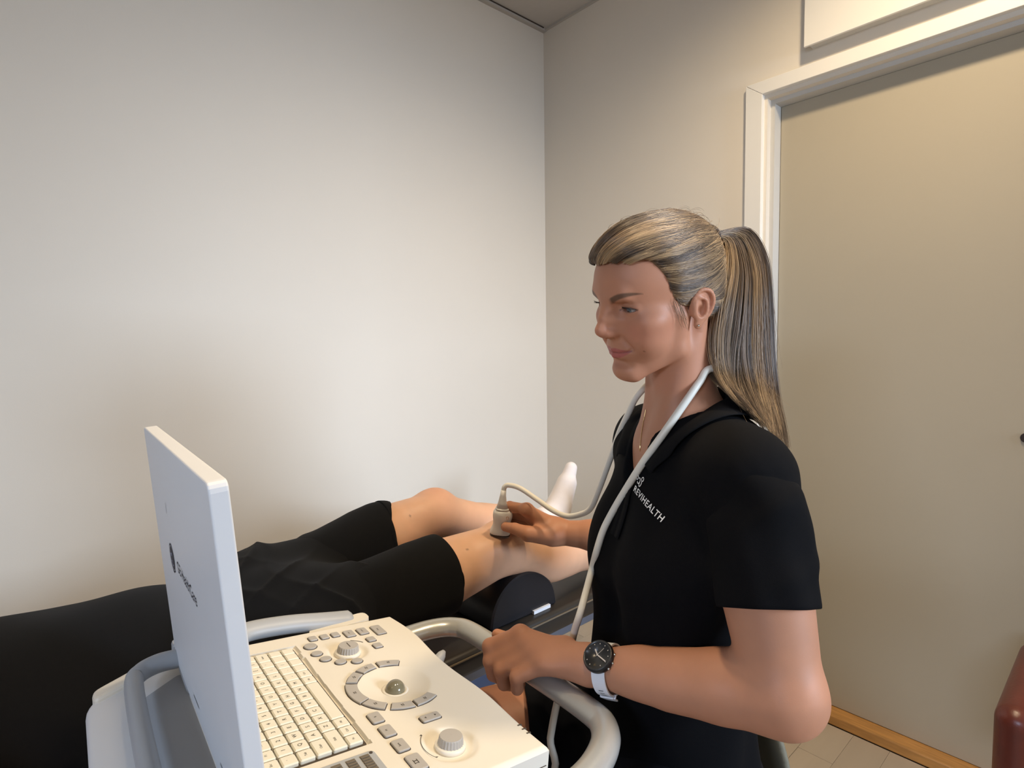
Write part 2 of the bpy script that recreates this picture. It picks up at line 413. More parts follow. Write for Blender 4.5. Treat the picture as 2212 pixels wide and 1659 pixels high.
mitre([(yo-.0004, zo), (yi, zi+.0003), (ri, zi+.0003), (ro+.0004, zo)], 'casing_board')
mitre([(ro, 0), (ro, zo-.0006), (ri, zi-.0003), (ri, 0)], 'casing_board')
oak = mat('oak_threshold', srgb(186, 136, 76), rough=0.35, noise=0.55, nscale=9, bump=0.1, bscale=80)
mp_ = oak.node_tree.nodes.new('ShaderNodeMapping'); mp_.inputs['Scale'].default_value = (12.0, 1.2, 6); nz = [n for n in oak.node_tree.nodes if n.type == 'TEX_NOISE'][0]
oak.node_tree.links.new([n for n in oak.node_tree.nodes if n.type == 'TEX_COORD'][0].outputs['Object'], mp_.inputs[0]); oak.node_tree.links.new(mp_.outputs[0], nz.inputs['Vector'])
link('threshold', box_me((1.946, OY0+.002, .0005), (2.05, OY1-.002, .033), .004, 2), oak, door)
# shallow white box on the wall over the door
bx = tag(empty('wall_box', (1.90, .2, 2.1443)), 'flat white box mounted on the wall above the door frame', 'wall box')
attach(link('front_panel', box_me((1.885, -.42, 2.1443), (1.893, .7384, 2.58), .0012, 1), trim_m), bx)
attach(link('backing', box_me((1.893, -.41, 2.150), (1.9297, .728, 2.575)), MATS['frame_grey']), bx)
# ------------------------------------------------------------------ ultrasound machine: u along its width (near to far), v up the sloping console from its front edge, w out of the surface
MO = np.array([0.42827304, 0.42257378, 0.80]); MY = math.radians(3.7); MTILT = math.radians(7.0)
MA = np.array([math.sin(MY), math.cos(MY), 0]); MB = np.array([math.cos(MY), -math.sin(MY), 0]); MZ = np.array([0, 0, 1.0])
MV = -MB*math.cos(MTILT)+MZ*math.sin(MTILT); MN = np.cross(MA, MV); MN = MN if MN[2] > 0 else -MN
def mp(u, v, w=0.0): return MO+MA*u+MV*v+MN*w
def mh(u, out, z): return np.array([MO[0], MO[1], 0])+MA*u+MB*out+MZ*z       # horizontal machine coordinates
def on_console(p): return mp(p[0], p[1], p[2])
cream = mat('console_cream', srgb(232, 224, 208), rough=0.45, spec=0.4, noise=0.012, nscale=20, bump=0.08, bscale=1500, bdist=0.0004)
mwhite = mat('machine_white', srgb(226, 226, 226), rough=0.45, noise=0.012, nscale=15)
mgrey = mat('machine_grey', srgb(172, 174, 176), rough=0.45, noise=0.02, nscale=20)
btn_m = mat('button_grey', srgb(176, 170, 162), rough=0.5)
key_m = mat('key_ivory', srgb(236, 230, 212), rough=0.5)
dark_m = mat('groove_dark', srgb(74, 64, 54), rough=0.8)
ink_m = mat('legend_ink', srgb(84, 78, 70), rough=0.7)
silver_m = mat('handle_silver', srgb(188, 188, 184), rough=0.30, metal=0.35, noise=0.03, nscale=300, coat=0.25)
mach = tag(empty('ultrasound_machine', tuple(mh(.2, -.18, 0))), 'white ultrasound machine with open screen, keyboard and grey knobs beside the couch', 'ultrasound machine')
def mpart(name, me, m, parent=None, smooth=None):
    return attach(link(name, me, m, smooth=smooth), parent or mach)
UW = .397
def front_v(u): return -.0105*math.exp(-((u-.33)/.075)**2)-.006*math.exp(-((u-.13)/.06)**2)
TBC = (.200, .087)
def top_w(u, v):
    w = 0.0
    r = math.hypot(u-TBC[0], v-TBC[1]); w -= .0062*max(0, 1-(r/.046)**2)**1.0*(1 if r < .046 else 0)
    for cu, cv, rr in ((.311, .104, .0295), (.060, .091, .0315)):
        r = math.hypot(u-cu, v-cv); w -= .0042*(1/(1+math.exp((r-rr+.004)/.0012)))
    if .104 < u < .3615 and v > .1625: w -= .0036
    return w
# console top as one relief surface
nu, nv = 180, 140; V = []; F = []
us = np.linspace(0.0, UW, nu); ts = np.linspace(0, 1, nv)
us = np.sort(np.concatenate([us, [.1035, .1042, .3613, .362]])); nu = len(us)
ts = np.sort(np.concatenate([ts, [.562, .5645]])); nv = len(ts)
for u in us:
    f = front_v(u)
    for t in ts:
        v = f+(.290-f)*t; e = min(u, UW-u, (v-f)*1.0); ed = -.0045*max(0, 1-e/.005)**2
        V.append(mp(u, v, top_w(u, v)+ed))
for i in range(nu-1):
    for j in range(nv-1): F.append((i*nv+j, (i+1)*nv+j, (i+1)*nv+j+1, i*nv+j+1))
# skirt
rim = [i*nv for i in range(nu)]+[(nu-1)*nv+j for j in range(1, nv)]+[i*nv+nv-1 for i in range(nu-2, -1, -1)]+[j for j in range(nv-2, 0, -1)]
nb = len(V)
for k, idx in enumerate(rim):
    p = V[idx]; V.append(p-MN*.040)
for k in range(len(rim)):
    a, b = rim[k], rim[(k+1) % len(rim)]; F.append((a, nb+k, nb+(k+1) % len(rim), b))
F.append(tuple(nb+k for k in range(len(rim))))
con = mpart('console', me_from(V, F), cream); auto_smooth(con, 32)
bmx = bmesh.new(); bmx.from_mesh(con.data); bmesh.ops.recalc_face_normals(bmx, faces=bmx.faces); bmx.to_mesh(con.data); bmx.free()
mpart('seam', tube_me([mp(.012, -.0002, -.020), mp(.0, .003, -.020), mp(-.0002, .14, -.020), mp(-.0002, .288, -.020)], .0006, 6), dark_m)
for u in (.048, .0395, .031): mpart('vent_slot', prism_me([(u-.0009, front_v(u)+.0018), (u+.0009, front_v(u)+.0018), (u+.0009, front_v(u)+.0075), (u-.0009, front_v(u)+.0075)], -.004, .0003, 0, on_console), dark_m)
# keyboard
mpart('keyboard_bed', prism_me(rounded_poly([(.1075, .1655), (.358, .1655), (.358, .2745), (.1075, .2745)], .003), -.0042, -.0030, 0, on_console), dark_m)
PITCH_K = .0175
rows = [(.168, [.110, .1275, .145, .163, .251, .2683, .2857, .303, .3204, .3377, .355]), (.185, [.110, .1455]+[.1455+.0175*(k+1) for k in range(11)]+[.355]),
        (.202, [.110, .137]+[.137+.0176*(k+1) for k in range(11)]+[.355]), (.219, [.110, .128]+[.128+.0175*(k+1) for k in range(12)]+[.355]),
        (.236, [.110+.0175*k for k in range(15)]), (.253, [.110+.0175*k for k in range(15)])]
legend = [['Fn', 'Ctrl', 'Alt', '', 'Alt', 'Ctrl', '', '', '', ''], ['Shift', 'Z', 'X', 'C', 'V', 'B', 'N', 'M', ',', '.', '/', '', ''],
          ['Caps', 'A', 'S', 'D', 'F', 'G', 'H', 'J', 'K', 'L', ';', "'", 'Enter'], ['Tab', 'Q', 'W', 'E', 'R', 'T', 'Y', 'U', 'I', 'O', 'P', '[', ']', ''],
          ['`', '1', '2', '3', '4', '5', '6', '7', '8', '9', '0', '-', '=', ''], ['Esc', 'F1', 'F2', 'F3', 'F4', 'F5', 'F6', 'F7', 'F8', 'F9', 'F10', 'F11', 'F12', '']]
def orient(me, u, v, w, rot=-90, sc=1.0):
    """print laid flat on the console; text reads from the operator's side"""
    for q in me.vertices:
        x, y = q.co.x*sc, q.co.y*sc; q.co = Vector(mp(u+x, v+y, w))
    return me
inks = []; kcache = {}
KROT = np.array([MA, MV, MN]).T
def place_local(o, u, v, w):
    p = mp(u, v, w); m = Matrix.Identity(4)
    for i in range(3):
        for j in range(3): m[i][j] = KROT[i][j]
        m[i][3] = p[i]
    o.matrix_world = m
    o.parent = mach; o.matrix_parent_inverse = Matrix.Translation(-Vector(mach.location))
    return o
for (v0, us_), leg in zip(rows, legend):
    for k in range(len(us_)-1):
        u0, u1 = us_[k], us_[k+1]; wdt = round(u1-u0, 4)
        if wdt not in kcache:
            g = .0008; kk = prism_me(rounded_poly([(g, g), (wdt-g, g), (wdt-g, .017-g), (g, .017-g)], .0016, 2), -.003, .0014, .0012, None, 1); kk.materials.append(key_m); kcache[wdt] = kk
        o = link('key', kcache[wdt]); place_local(o, u0, v0, 0)
        s = leg[k] if k < len(leg) else ''
        if s:
            sz = .0062 if len(s) == 1 else .0036
            tm = text_me(s, sz); orient(tm, (u0+u1)/2, v0+.0088, .0016); inks.append(tm)
# buttons
gapm = dark_m
def button(poly, h=.0024, name='button', m=None, bev=.0009):
    c = np.mean(np.array(poly), axis=0); big = [tuple(c+(np.array(p)-c)*(1+.0011/max(1e-6, np.linalg.norm(np.array(p)-c)))) for p in poly]
    base = prism_me(big, -.002, .0004, 0, on_console); cap = prism_me(poly, .0003, h, bev, on_console, 2)  # wider dark base paints the shadow in the gap round the cap
    bm = bmesh.new(); bm.from_mesh(base); n0 = len(bm.faces); bm.from_mesh(cap); bm.faces.ensure_lookup_table()
    for f in bm.faces: f.material_index = 1 if f.index < n0 else 0
    bmesh.ops.recalc_face_normals(bm, faces=bm.faces)
    me = bm_mesh(bm); me.materials.append(m or btn_m); me.materials.append(dark_m); bpy.data.meshes.remove(base); bpy.data.meshes.remove(cap)
    return mpart(name, me, None)
def rect(u, v, du, dv, r=.003): return rounded_poly([(u-du/2, v-dv/2), (u+du/2, v-dv/2), (u+du/2, v+dv/2), (u-du/2, v+dv/2)], r, 3)
for u, v, du, dv in ((.369, .134, .0135, .0115), (.3675, .1175, .0135, .0115), (.367, .101, .0135, .0115), (.361, .0815, .0205, .0145), (.360, .061, .0205, .0145), (.3535, .038, .031, .0155), (.329, .061, .0135, .0125), (.306, .061, .0135, .0125)): button(rect(u, v, du, dv))
for u, v, ru, rv in ((.347, .145, .0085, .0088), (.322, .1445, .0066, .0076), (.302, .1395, .0066, .0076), (.285, .125, .0066, .0076), (.277, .105, .0066, .0076)):
    button([(u+ru*math.cos(t), v+rv*math.sin(t)) for t in np.linspace(0, 2*math.pi, 24, endpoint=False)])
for u, v, du, dv in ((.142, .1405, .0205, .0145), (.113, .140, .0205, .0145), (.083, .1395, .0205, .0145), (.0505, .138, .026, .0155)): button(rect(u, v, du, dv))
button(rect(.112, .086, .0125, .0245), name='rocker_button')
for c, hf, ri, ro in ((-17, 15.5, .047, .0600), (18, 13, .047, .0600), (48, 13, .047, .0605), (89, 23, .0465, .0615), (128, 14, .047, .0605), (163, 14, .047, .0600), (196, 15.5, .047, .0600)):
    a = np.radians(np.linspace(c-hf, c+hf, 9))
    poly = [(TBC[0]+ro*math.cos(t), TBC[1]+ro*math.sin(t)) for t in a]+[(TBC[0]+ri*math.cos(t), TBC[1]+ri*math.sin(t)) for t in a[::-1]]
    button([tuple(p) for p in poly])
# legends on the buttons
for s, u, v, sz in (('B', .142, .141, .0036), ('M', .113, .141, .0036), ('Save', .083, .141, .0036), ('Color', .360, .062, .0032), ('PW', .361, .082, .0032), ('Print', .3535, .039, .0036)):
    inks.append(orient(text_me(s, sz), u, v, .0026))
def tri(u, v, s, d): return orient(me_from([(-s, -s*.6*d, 0), (s, -s*.6*d, 0), (0, s*.8*d, 0)], [(0, 1, 2) if d > 0 else (0, 2, 1)]), u, v, .0026)
inks += [tri(.112, .0925, .0017, 1), tri(.112, .0795, .0017, -1)]
def glyph(u, v, s):
    return orient(join_me([box_me((-s, -s*.7, 0), (s, -s*.5, .0001)), box_me((-s, s*.5, 0), (s, s*.7, .0001)), box_me((-s*.8, -s*.5, 0), (-s*.6, s*.5, .0001)), box_me((s*.2, -s*.5, 0), (s*.5, s*.5, .0001))]), u, v, .0026)
for c in (-17, 18, 48, 89, 128, 163, 196):
    t = math.radians(c); inks.append(glyph(TBC[0]+.0535*math.cos(t), TBC[1]+.0535*math.sin(t), .0022))
inks.append(glyph(.050, .139, .0034))
def arc_ink(cu, cv, r, a0, a1, w):
    V = []; n = 20
    for i in range(n+1):
        t = math.radians(a0+(a1-a0)*i/n)
        for q in (-w, w): V.append(mp(cu+(r+q)*math.cos(t), cv+(r+q)*math.sin(t), .0003))
    return me_from(V, [(2*i, 2*i+1, 2*i+3, 2*i+2) for i in range(n)])
inks.append(arc_ink(.311, .104, .0335, -62, -118+90, .0007)); inks.append(arc_ink(.064, .086, .0345, 45, 118, .0004))
for t, s in ((45, 1), (118, -1)):
    tt = math.radians(t); inks.append(orient(me_from([(-.0014, 0, 0), (.0014, 0, 0), (0, .003*s, 0)], [(0, 1, 2)]), .064+.0345*math.cos(tt), .086+.0345*math.sin(tt), .0003))
mpart('lettering', join_me(inks), ink_m)['kind'] = 'stuff'
# trackball and knobs
tb_c = mp(TBC[0]-.004, TBC[1]+.001, -.0005)
mpart('trackball_ring', lathe_me([(.0132, -.007), (.0168, -.0062), (.0170, -.0050), (.0140, -.0046), (.0132, -.0052)], 40, mp(TBC[0]-.004, TBC[1]+.001, 0), MA, MV, MN), cream, smooth=True)
mpart('trackball', lathe_me([(max(1e-5, .0128*math.sin(t)), -.0060+.0128*math.cos(t)) for t in np.linspace(math.pi, 0, 22)], 40, mp(TBC[0]-.004, TBC[1]+.001, 0), MA, MV, MN), mat('trackball_olive', srgb(124, 118, 96), rough=0.08, coat=0.5), smooth=True)
def knob(u, v, r):
    o = mp(u, v, -.004)
    k = mpart('knob', lathe_me([(.0001, .0), (r*1.28, .0), (r*1.28, .0035), (r*1.2, .0045), (r*1.05, .0048)], 44, o, MA, MV, MN), cream, smooth=True)
    V = []; F = []; n = 96
    prof = [(r*1.08, .0046), (r*.98, .0120), (r*.92, .0130), (.0002, .0132)]
    for ri, (rad, z) in enumerate(prof):
        for j in range(n):
            t = 2*math.pi*j/n; rr = rad*(1-(.035 if (j//2) % 2 and ri < 2 else 0)); V.append(o+MA*rr*math.cos(t)+MV*rr*math.sin(t)+MN*z)
    for i in range(len(prof)-1):
        for j in range(n): F.append((i*n+j, i*n+(j+1) % n, (i+1)*n+(j+1) % n, (i+1)*n+j))
    attach(link('knob_cap', me_from(V, F), btn_m), k); return k
k1 = knob(.311, .104, .0142); knob(.060, .091, .0132)
attach(link('knob_mark', prism_me([(.3045, .1035), (.3175, .1035), (.3175, .1045), (.3045, .1045)], .0091, .0095, 0, on_console), dark_m), k1)
# slider panel
sp = mpart('slider_panel', prism_me(rounded_poly([(.014, .1665), (.0925, .1665), (.0925, .281), (.014, .281)], .006, 4), -.001, .0006, .0004, on_console), mgrey)
mpart('screw', lathe_me([(.0018, 0), (.0018, .0006), (.0001, .0006)], 12, mp(.0885, .1705, .0006), MA, MV, MN), dark_m)
rid = None
for k in range(7):
    v0 = .174+k*.0150
    r = join_me([prism_me([(.0245+i*.0042, v0), (.0268+i*.0042, v0), (.0268+i*.0042, v0+.0092), (.0245+i*.0042, v0+.0092)], .0005, .0016, 0, on_console) for i in range(15)]+[prism_me([(.022, v0-.0004), (.0885, v0-.0004), (.0885, v0+.0096), (.022, v0+.0096)], .0003, .0008, 0, on_console)])
    mpart('slider', r, mat('slider_brown', srgb(112, 102, 88), rough=0.7))
# screen, hinged at the back of the console, seen from behind
TOPZ, HZ, TOPO, HO, STH = 1.147, .838, -.325, -.303, .014
sdir = nrm(MB*(TOPO-HO)+MZ*(TOPZ-HZ)); snor = nrm(np.cross(MA, sdir)); snor = snor if snor @ MB < 0 else -snor       # snor points out of the back
SH = math.hypot(TOPZ-HZ, TOPO-HO)
def sc(u, h, t): return mh(u, HO, HZ)+sdir*h-snor*t                                   # t = depth from the back face towards the operator
scr = mpart('screen', None or prism_me(rounded_poly([(-.007, 0), (.387, 0), (.387, SH), (-.007, SH)], [.002, .002, .008, .008], 4), 0, 1, 0, lambda p: sc(p[0], p[1], STH*(1-p[2]))), mwhite)
bv = scr.modifiers.new('b', 'BEVEL'); bv.width = .004; bv.segments = 3; bv.limit_method = 'ANGLE'
attach(link('display', prism_me([(.012, .022), (.368, .022), (.368, SH-.018), (.012, SH-.018)], 0, 1, 0, lambda p: sc(p[0], p[1], STH+.0006*p[2])), mat('display_black', srgb(22, 24, 28), rough=0.15)), scr)
inkb = mat('logo_ink', srgb(44, 46, 60), rough=0.6)
def on_back(px, py):
    d = P(px, py, 1.0)-CAM; o = mh(0, HO, HZ); k = ((o-CAM) @ snor)/(d @ snor); q = CAM+d*k-o; return q @ MA, q @ sdir
lu, lh = on_back(373, 1205)
def back_print(me, u, h, sc_=1.0):
    for q in me.vertices: q.co = Vector(sc(u-q.co.x*sc_, h+q.co.y*sc_, -.0005))
    me.flip_normals() if hasattr(me, 'flip_normals') else None
    return me
def ring2(r0, r1, n=40, a0=0, a1=2*math.pi, cx=0, cy=0):
    V = []
    for i in range(n+1):
        t = a0+(a1-a0)*i/n; V += [(cx+r0*math.cos(t), cy+r0*math.sin(t), 0), (cx+r1*math.cos(t), cy+r1*math.sin(t), 0)]
    return me_from(V, [(2*i, 2*i+1, 2*i+3, 2*i+2) for i in range(n)])
R_ = .0165
attach(link('logo', back_print(join_me([ring2(.00001, R_*.80), ring2(R_*.88, R_)]), lu, lh), inkb), scr)
pale = mat('logo_pale', srgb(170, 176, 196), rough=0.6)
lt = join_me([ring2(R_*.22, R_*.30, 20, .6, 5.2, -R_*.28, 0), ring2(R_*.18, R_*.26, 20, .4, 3.4, R_*.30, R_*.2), ring2(R_*.18, R_*.26, 20, 2.6, 6.0, R_*.30, -R_*.22)])
for q in lt.vertices: q.co = Vector(sc(lu-q.co.x, lh+q.co.y, -.0008))
attach(link('logo', lt, pale), scr)
tu0, th0 = on_back(384, 1226); tu1, th1 = on_back(425, 1296)
for tm in letters('GE HealthCare', offset=0.004): attach(link('letter', back_print(tm, tu0, (th0+th1)/2, abs(tu1-tu0)), inkb), scr)
lu2, lh2 = on_back(359, 1097); attach(link('latch_mark', back_print(me_from([(-.001, -.006, 0), (.001, -.006, 0), (.001, .006, 0), (-.001, .006, 0)], [(0, 1, 2, 3)]), lu2, lh2), MATS['machine_grey']), scr)
for uu in (.05, .335): attach(link('hinge', tube_me([sc(uu-.03, -.001, .006), sc(uu+.03, -.001, .006)], .007, 14, up=MZ), mgrey, smooth=True), scr)
for uu, ln in ((.23, .016), (.10, .012)): attach(link('hinge_slot', back_print(me_from([(-ln, -.0012, 0), (ln, -.0012, 0), (ln, .0012, 0), (-ln, .0012, 0)], [(0, 1, 2, 3)]), uu, .024), mgrey), scr)
# rear housing and carrying handle behind the screen
rp = rounded_poly([(-.005, -.285), (.405, -.285), (.425, -.330), (.425, -.400), (-.022, -.400), (-.022, -.330)], [.004, .004, .02, .035, .035, .02], 6)
def rear_fn(p):
    out = p[1]; z = .832-.030*min(1, max(0, (-.300-out)/.1)); return mh(p[0], out, z+p[2])
rh = mpart('rear_housing', prism_me(rp, -.085, 0, .006, rear_fn, 3), mwhite); auto_smooth(rh, 40)
mpart('rear_bump', prism_me(rounded_poly([(.404, -.332), (.430, -.336), (.430, -.392), (.404, -.392)], .01, 4), -.02, .007, .004, rear_fn), cream)
recess = mpart('handle_recess', prism_me(rounded_poly([(.060, -.302), (.362, -.302), (.352, -.346), (.070, -.346)], .008, 3), -.001, .0012, 0, rear_fn), mgrey)
hp_ = [mh(.375, -.300, .846), mh(.374, -.325, .848), mh(.366, -.345, .846), mh(.340, -.353, .844), mh(.2, -.355, .843), mh(.06, -.353, .844), mh(.036, -.345, .846), mh(.028, -.325, .848), mh(.027, -.300, .846)]
mpart('carrying_handle', tube_me(catmull(hp_, 60), .012, 14, up=MZ, rb=.010), mgrey, smooth=True)
mpart('hinge_cover', prism_me(rounded_poly([(.392, -.29), (.408, -.29), (.408, -.306), (.392, -.306)], .004), -.01, .028, .004, rear_fn), mgrey)
# probe holder along the far side
mpart('probe_holder', tube_me(catmull([mh(.425, -.050, .800), mh(.432, -.090, .806), mh(.436, -.150, .818), mh(.434, -.205, .826), mh(.420, -.232, .826)], 26), [.008]+[.013]*24+[.008], 14, up=MZ, rb=.018), mgrey, smooth=True)
mpart('holder_mount', prism_me(rounded_poly([(.398, -.03), (.425, -.03), (.432, -.115), (.398, -.13)], .01), .765, .806, .005, lambda p: mh(p[0], p[1], p[2])), cream)
# front grip bar
gp = catmull([mh(.398, -.030, .748), mh(.410, .030, .746), mh(.408, .085, .745), mh(.388, .122, .745), mh(.345, .136, .745), mh(.2, .138, .745), mh(.075, .138, .745), mh(.034, .126, .745), mh(.006, .090, .745), mh(-.010, .035, .745), mh(-.008, -.03, .748)], 90)
mpart('grip_handle', tube_me(gp, .0155, 20, up=MZ, rb=.0185), silver_m, smooth=True)
mpart('lever', tube_me(catmull([mh(.30, .005, .735), mh(.305, .03, .742), mh(.312, .055, .757)], 10), [.008, .0085, .009, .009, .009, .009, .009, .0085, .007, .003], 12, up=MA), mgrey, smooth=True)
# under-tray, column, base, castors
mpart('under_tray', prism_me(rounded_poly([(.01, -.03), (.387, -.03), (.395, -.37), (.0, -.37)], .02), .715, .752, .006, lambda p: mh(p[0], p[1], p[2])), mwhite)
mpart('column', tube_me([mh(.2, -.22, .12), mh(.2, -.20, .72)], .045, 24, up=MB, rb=.06), mgrey, smooth=True)
mpart('base', prism_me(rounded_poly([(-.02, .02), (.42, .02), (.40, -.40), (.0, -.40)], .05), .085, .13, .012, lambda p: mh(p[0], p[1], p[2])), mwhite)
for uu, oo in ((.02, -.02), (.38, -.02), (.03, -.36), (.37, -.36)):
    ca = mpart('castor', lathe_me([(.0001, 0), (.028, 0), (.03, .006), (.03, .020), (.028, .026), (.0001, .026)], 22, mh(uu, oo-.0, .030)-MA*.013, MB, MZ, MA), mat('castor_black', srgb(30, 30, 32), rough=0.6), smooth=True)
    attach(link('fork', tube_me([mh(uu, oo, .058), mh(uu, oo, .09)], .012, 12, up=MB), mgrey), ca)
# ------------------------------------------------------------------ treatment couch and knee bolster
CT, CY0, CY1, CX0, CX1 = .600, .927, 1.575, -1.05, 1.50
vinyl = mat('couch_vinyl', srgb(40, 36, 32), rough=0.38, spec=0.5, noise=0.08, nscale=8, bump=0.15, bscale=500, bdist=0.0005)
couch = tag(empty('treatment_couch', (.25, 1.25, 0)), 'black vinyl treatment couch along the wall under the lying patient', 'couch')
def cpart(n, me, m, parent=None, smooth=None): return attach(link(n, me, m, smooth=smooth), parent or couch)
cpart('mattress', box_me((CX0, CY0, CT-.055), (-.42, CY1, CT), .014, 3), vinyl, smooth=True)
cpart('mattress', box_me((-.415, CY0, CT-.055), (CX1, CY1, CT), .014, 3), vinyl, smooth=True)
cpart('piping', tube_me([(CX0+.02, CY0-.0005, CT-.012), (CX1-.02, CY0-.0005, CT-.012)], .0022, 8), mat('vinyl_piping', srgb(92, 80, 62), rough=0.5))
steel = mat('couch_steel', srgb(120, 126, 140), rough=0.35, metal=0.6); blue = mat('couch_blue', srgb(70, 78, 100), rough=0.4); pale_r = mat('couch_pale', srgb(206, 208, 212), rough=0.4)
for yy in (CY0+.035, CY1-.075): cpart('rail', box_me((CX0+.05, yy, CT-.095), (CX1-.05, yy+.04, CT-.056), .004, 1), steel)
for xx in (-.85, 1.33):
    for yy in (CY0+.06, CY1-.06): cpart('leg', tube_me([(xx, yy, .10), (xx, yy, CT-.09)], .018, 14, up=(1, 0, 0)), steel, smooth=True)
for yy in (CY0+.06, CY1-.06):
    cpart('base_rail', box_me((-.95, yy-.03, .055), (1.43, yy+.03, .115), .006, 2), blue); cpart('base_trim', box_me((-.95, yy-.034, .112), (1.43, yy+.034, .122), .002, 1), pale_r)
cpart('lift_strut', tube_me([(.72, CY0+.10, .12), (.62, CY0+.10, CT-.08)], .014, 14, up=(0, 1, 0)), mat('strut_black', srgb(34, 34, 38), rough=0.3, metal=0.4), smooth=True)
cpart('lift_strut', tube_me([(.72, CY1-.10, .12), (.62, CY1-.10, CT-.08)], .014, 14, up=(0, 1, 0)), MATS['strut_black'], smooth=True)
cpart('cross_bar', tube_me([(.66, CY0+.10, .34), (.66, CY1-.10, .34)], .012, 12), MATS['strut_black'], smooth=True)
for xx in (-.9, 1.38):
    for yy in (CY0+.06, CY1-.06): cpart('foot', lathe_me([(.0001, 0), (.035, 0), (.03, .05), (.0001, .055)], 18, (xx, yy, 0)), MATS['strut_black'], smooth=True)
# half-round bolster
BXC, BR = .895, .105
bo = tag(empty('knee_bolster', (BXC, 1.2, CT)), 'black half-round vinyl bolster under the patient\'s knees', 'bolster')
pr_ = [(BXC-BR*1.02, 0), (BXC+BR*1.02, 0)]+[(BXC+BR*math.cos(t), BR*.98*math.sin(t)+.004) for t in np.linspace(.12, math.pi-.12, 22)]
pr_ = pr_[:2]+pr_[2:]
bb_ = prism_me(rounded_poly([(p[0], p[1]) for p in pr_], .006, 2), 0, .52, .018, lambda p: (p[0], 1.478-p[2], CT+.0005+p[1]), 5)
o = attach(link('cushion', bb_, mat('bolster_vinyl', srgb(26, 26, 30), rough=0.36, noise=0.06, nscale=12, bump=0.12, bscale=500, bdist=0.0005)), bo); auto_smooth(o, 40)
o.modifiers.new('b', 'BEVEL').width = .004
attach(link('tag', box_me((BXC+.022, .952, CT+.0008), (BXC+.078, .972, CT+.009)), mat('label_white', srgb(214, 216, 222), rough=0.6)), bo)
# ------------------------------------------------------------------ the patient lying on the couch
SKIN_P = srgb(214, 168, 136)
LEG = {'near': dict(hip=(.37, 1.03, .705), thigh=(.66, 1.005, .748), knee=(.868, 1.000, .766), calf=(1.01, 1.000, .708), ank=(1.285, 1.015, .648), toe=(1.345, 1.000, .845)),
       'far': dict(hip=(.37, 1.20, .712), thigh=(.66, 1.240, .775), knee=(.838, 1.248, .800), calf=(1.00, 1.248, .736), ank=(1.255, 1.248, .682), toe=(1.385, 1.255, .838))}
def leg_sdf(S, g):
    A = {k: np.array(v, float) for k, v in g.items()}
    S.chain([A['hip'], A['thigh'], A['knee']], [.095, .0755, .0575], .03)
    S.ell(A['knee']+np.array([.0, 0, .034]), (.038, .033, .026), .03)
    S.ell(A['knee']+np.array([-.055, -.03, .02]), (.05, .03, .03), .03)
    mid = A['calf']*.35+A['ank']*.65
    S.chain([A['knee'], A['calf'], mid, A['ank']], [.0545, .0555, .045, .036], .03)
    S.ell(A['calf']+np.array([.03, 0, -.012]), (.10, .050, .050), .03)
    S.sph(A['ank']+np.array([.0, -.024, .004]), .016, .02)
    heel = A['ank']+np.array([.045, 0, -.012]); S.chain([A['ank'], heel], [.036, .034], .02)
    ball = A['toe']*.72+heel*.28
    S.chain([heel, ball, A['toe']], [.032, .022, .014], .03)
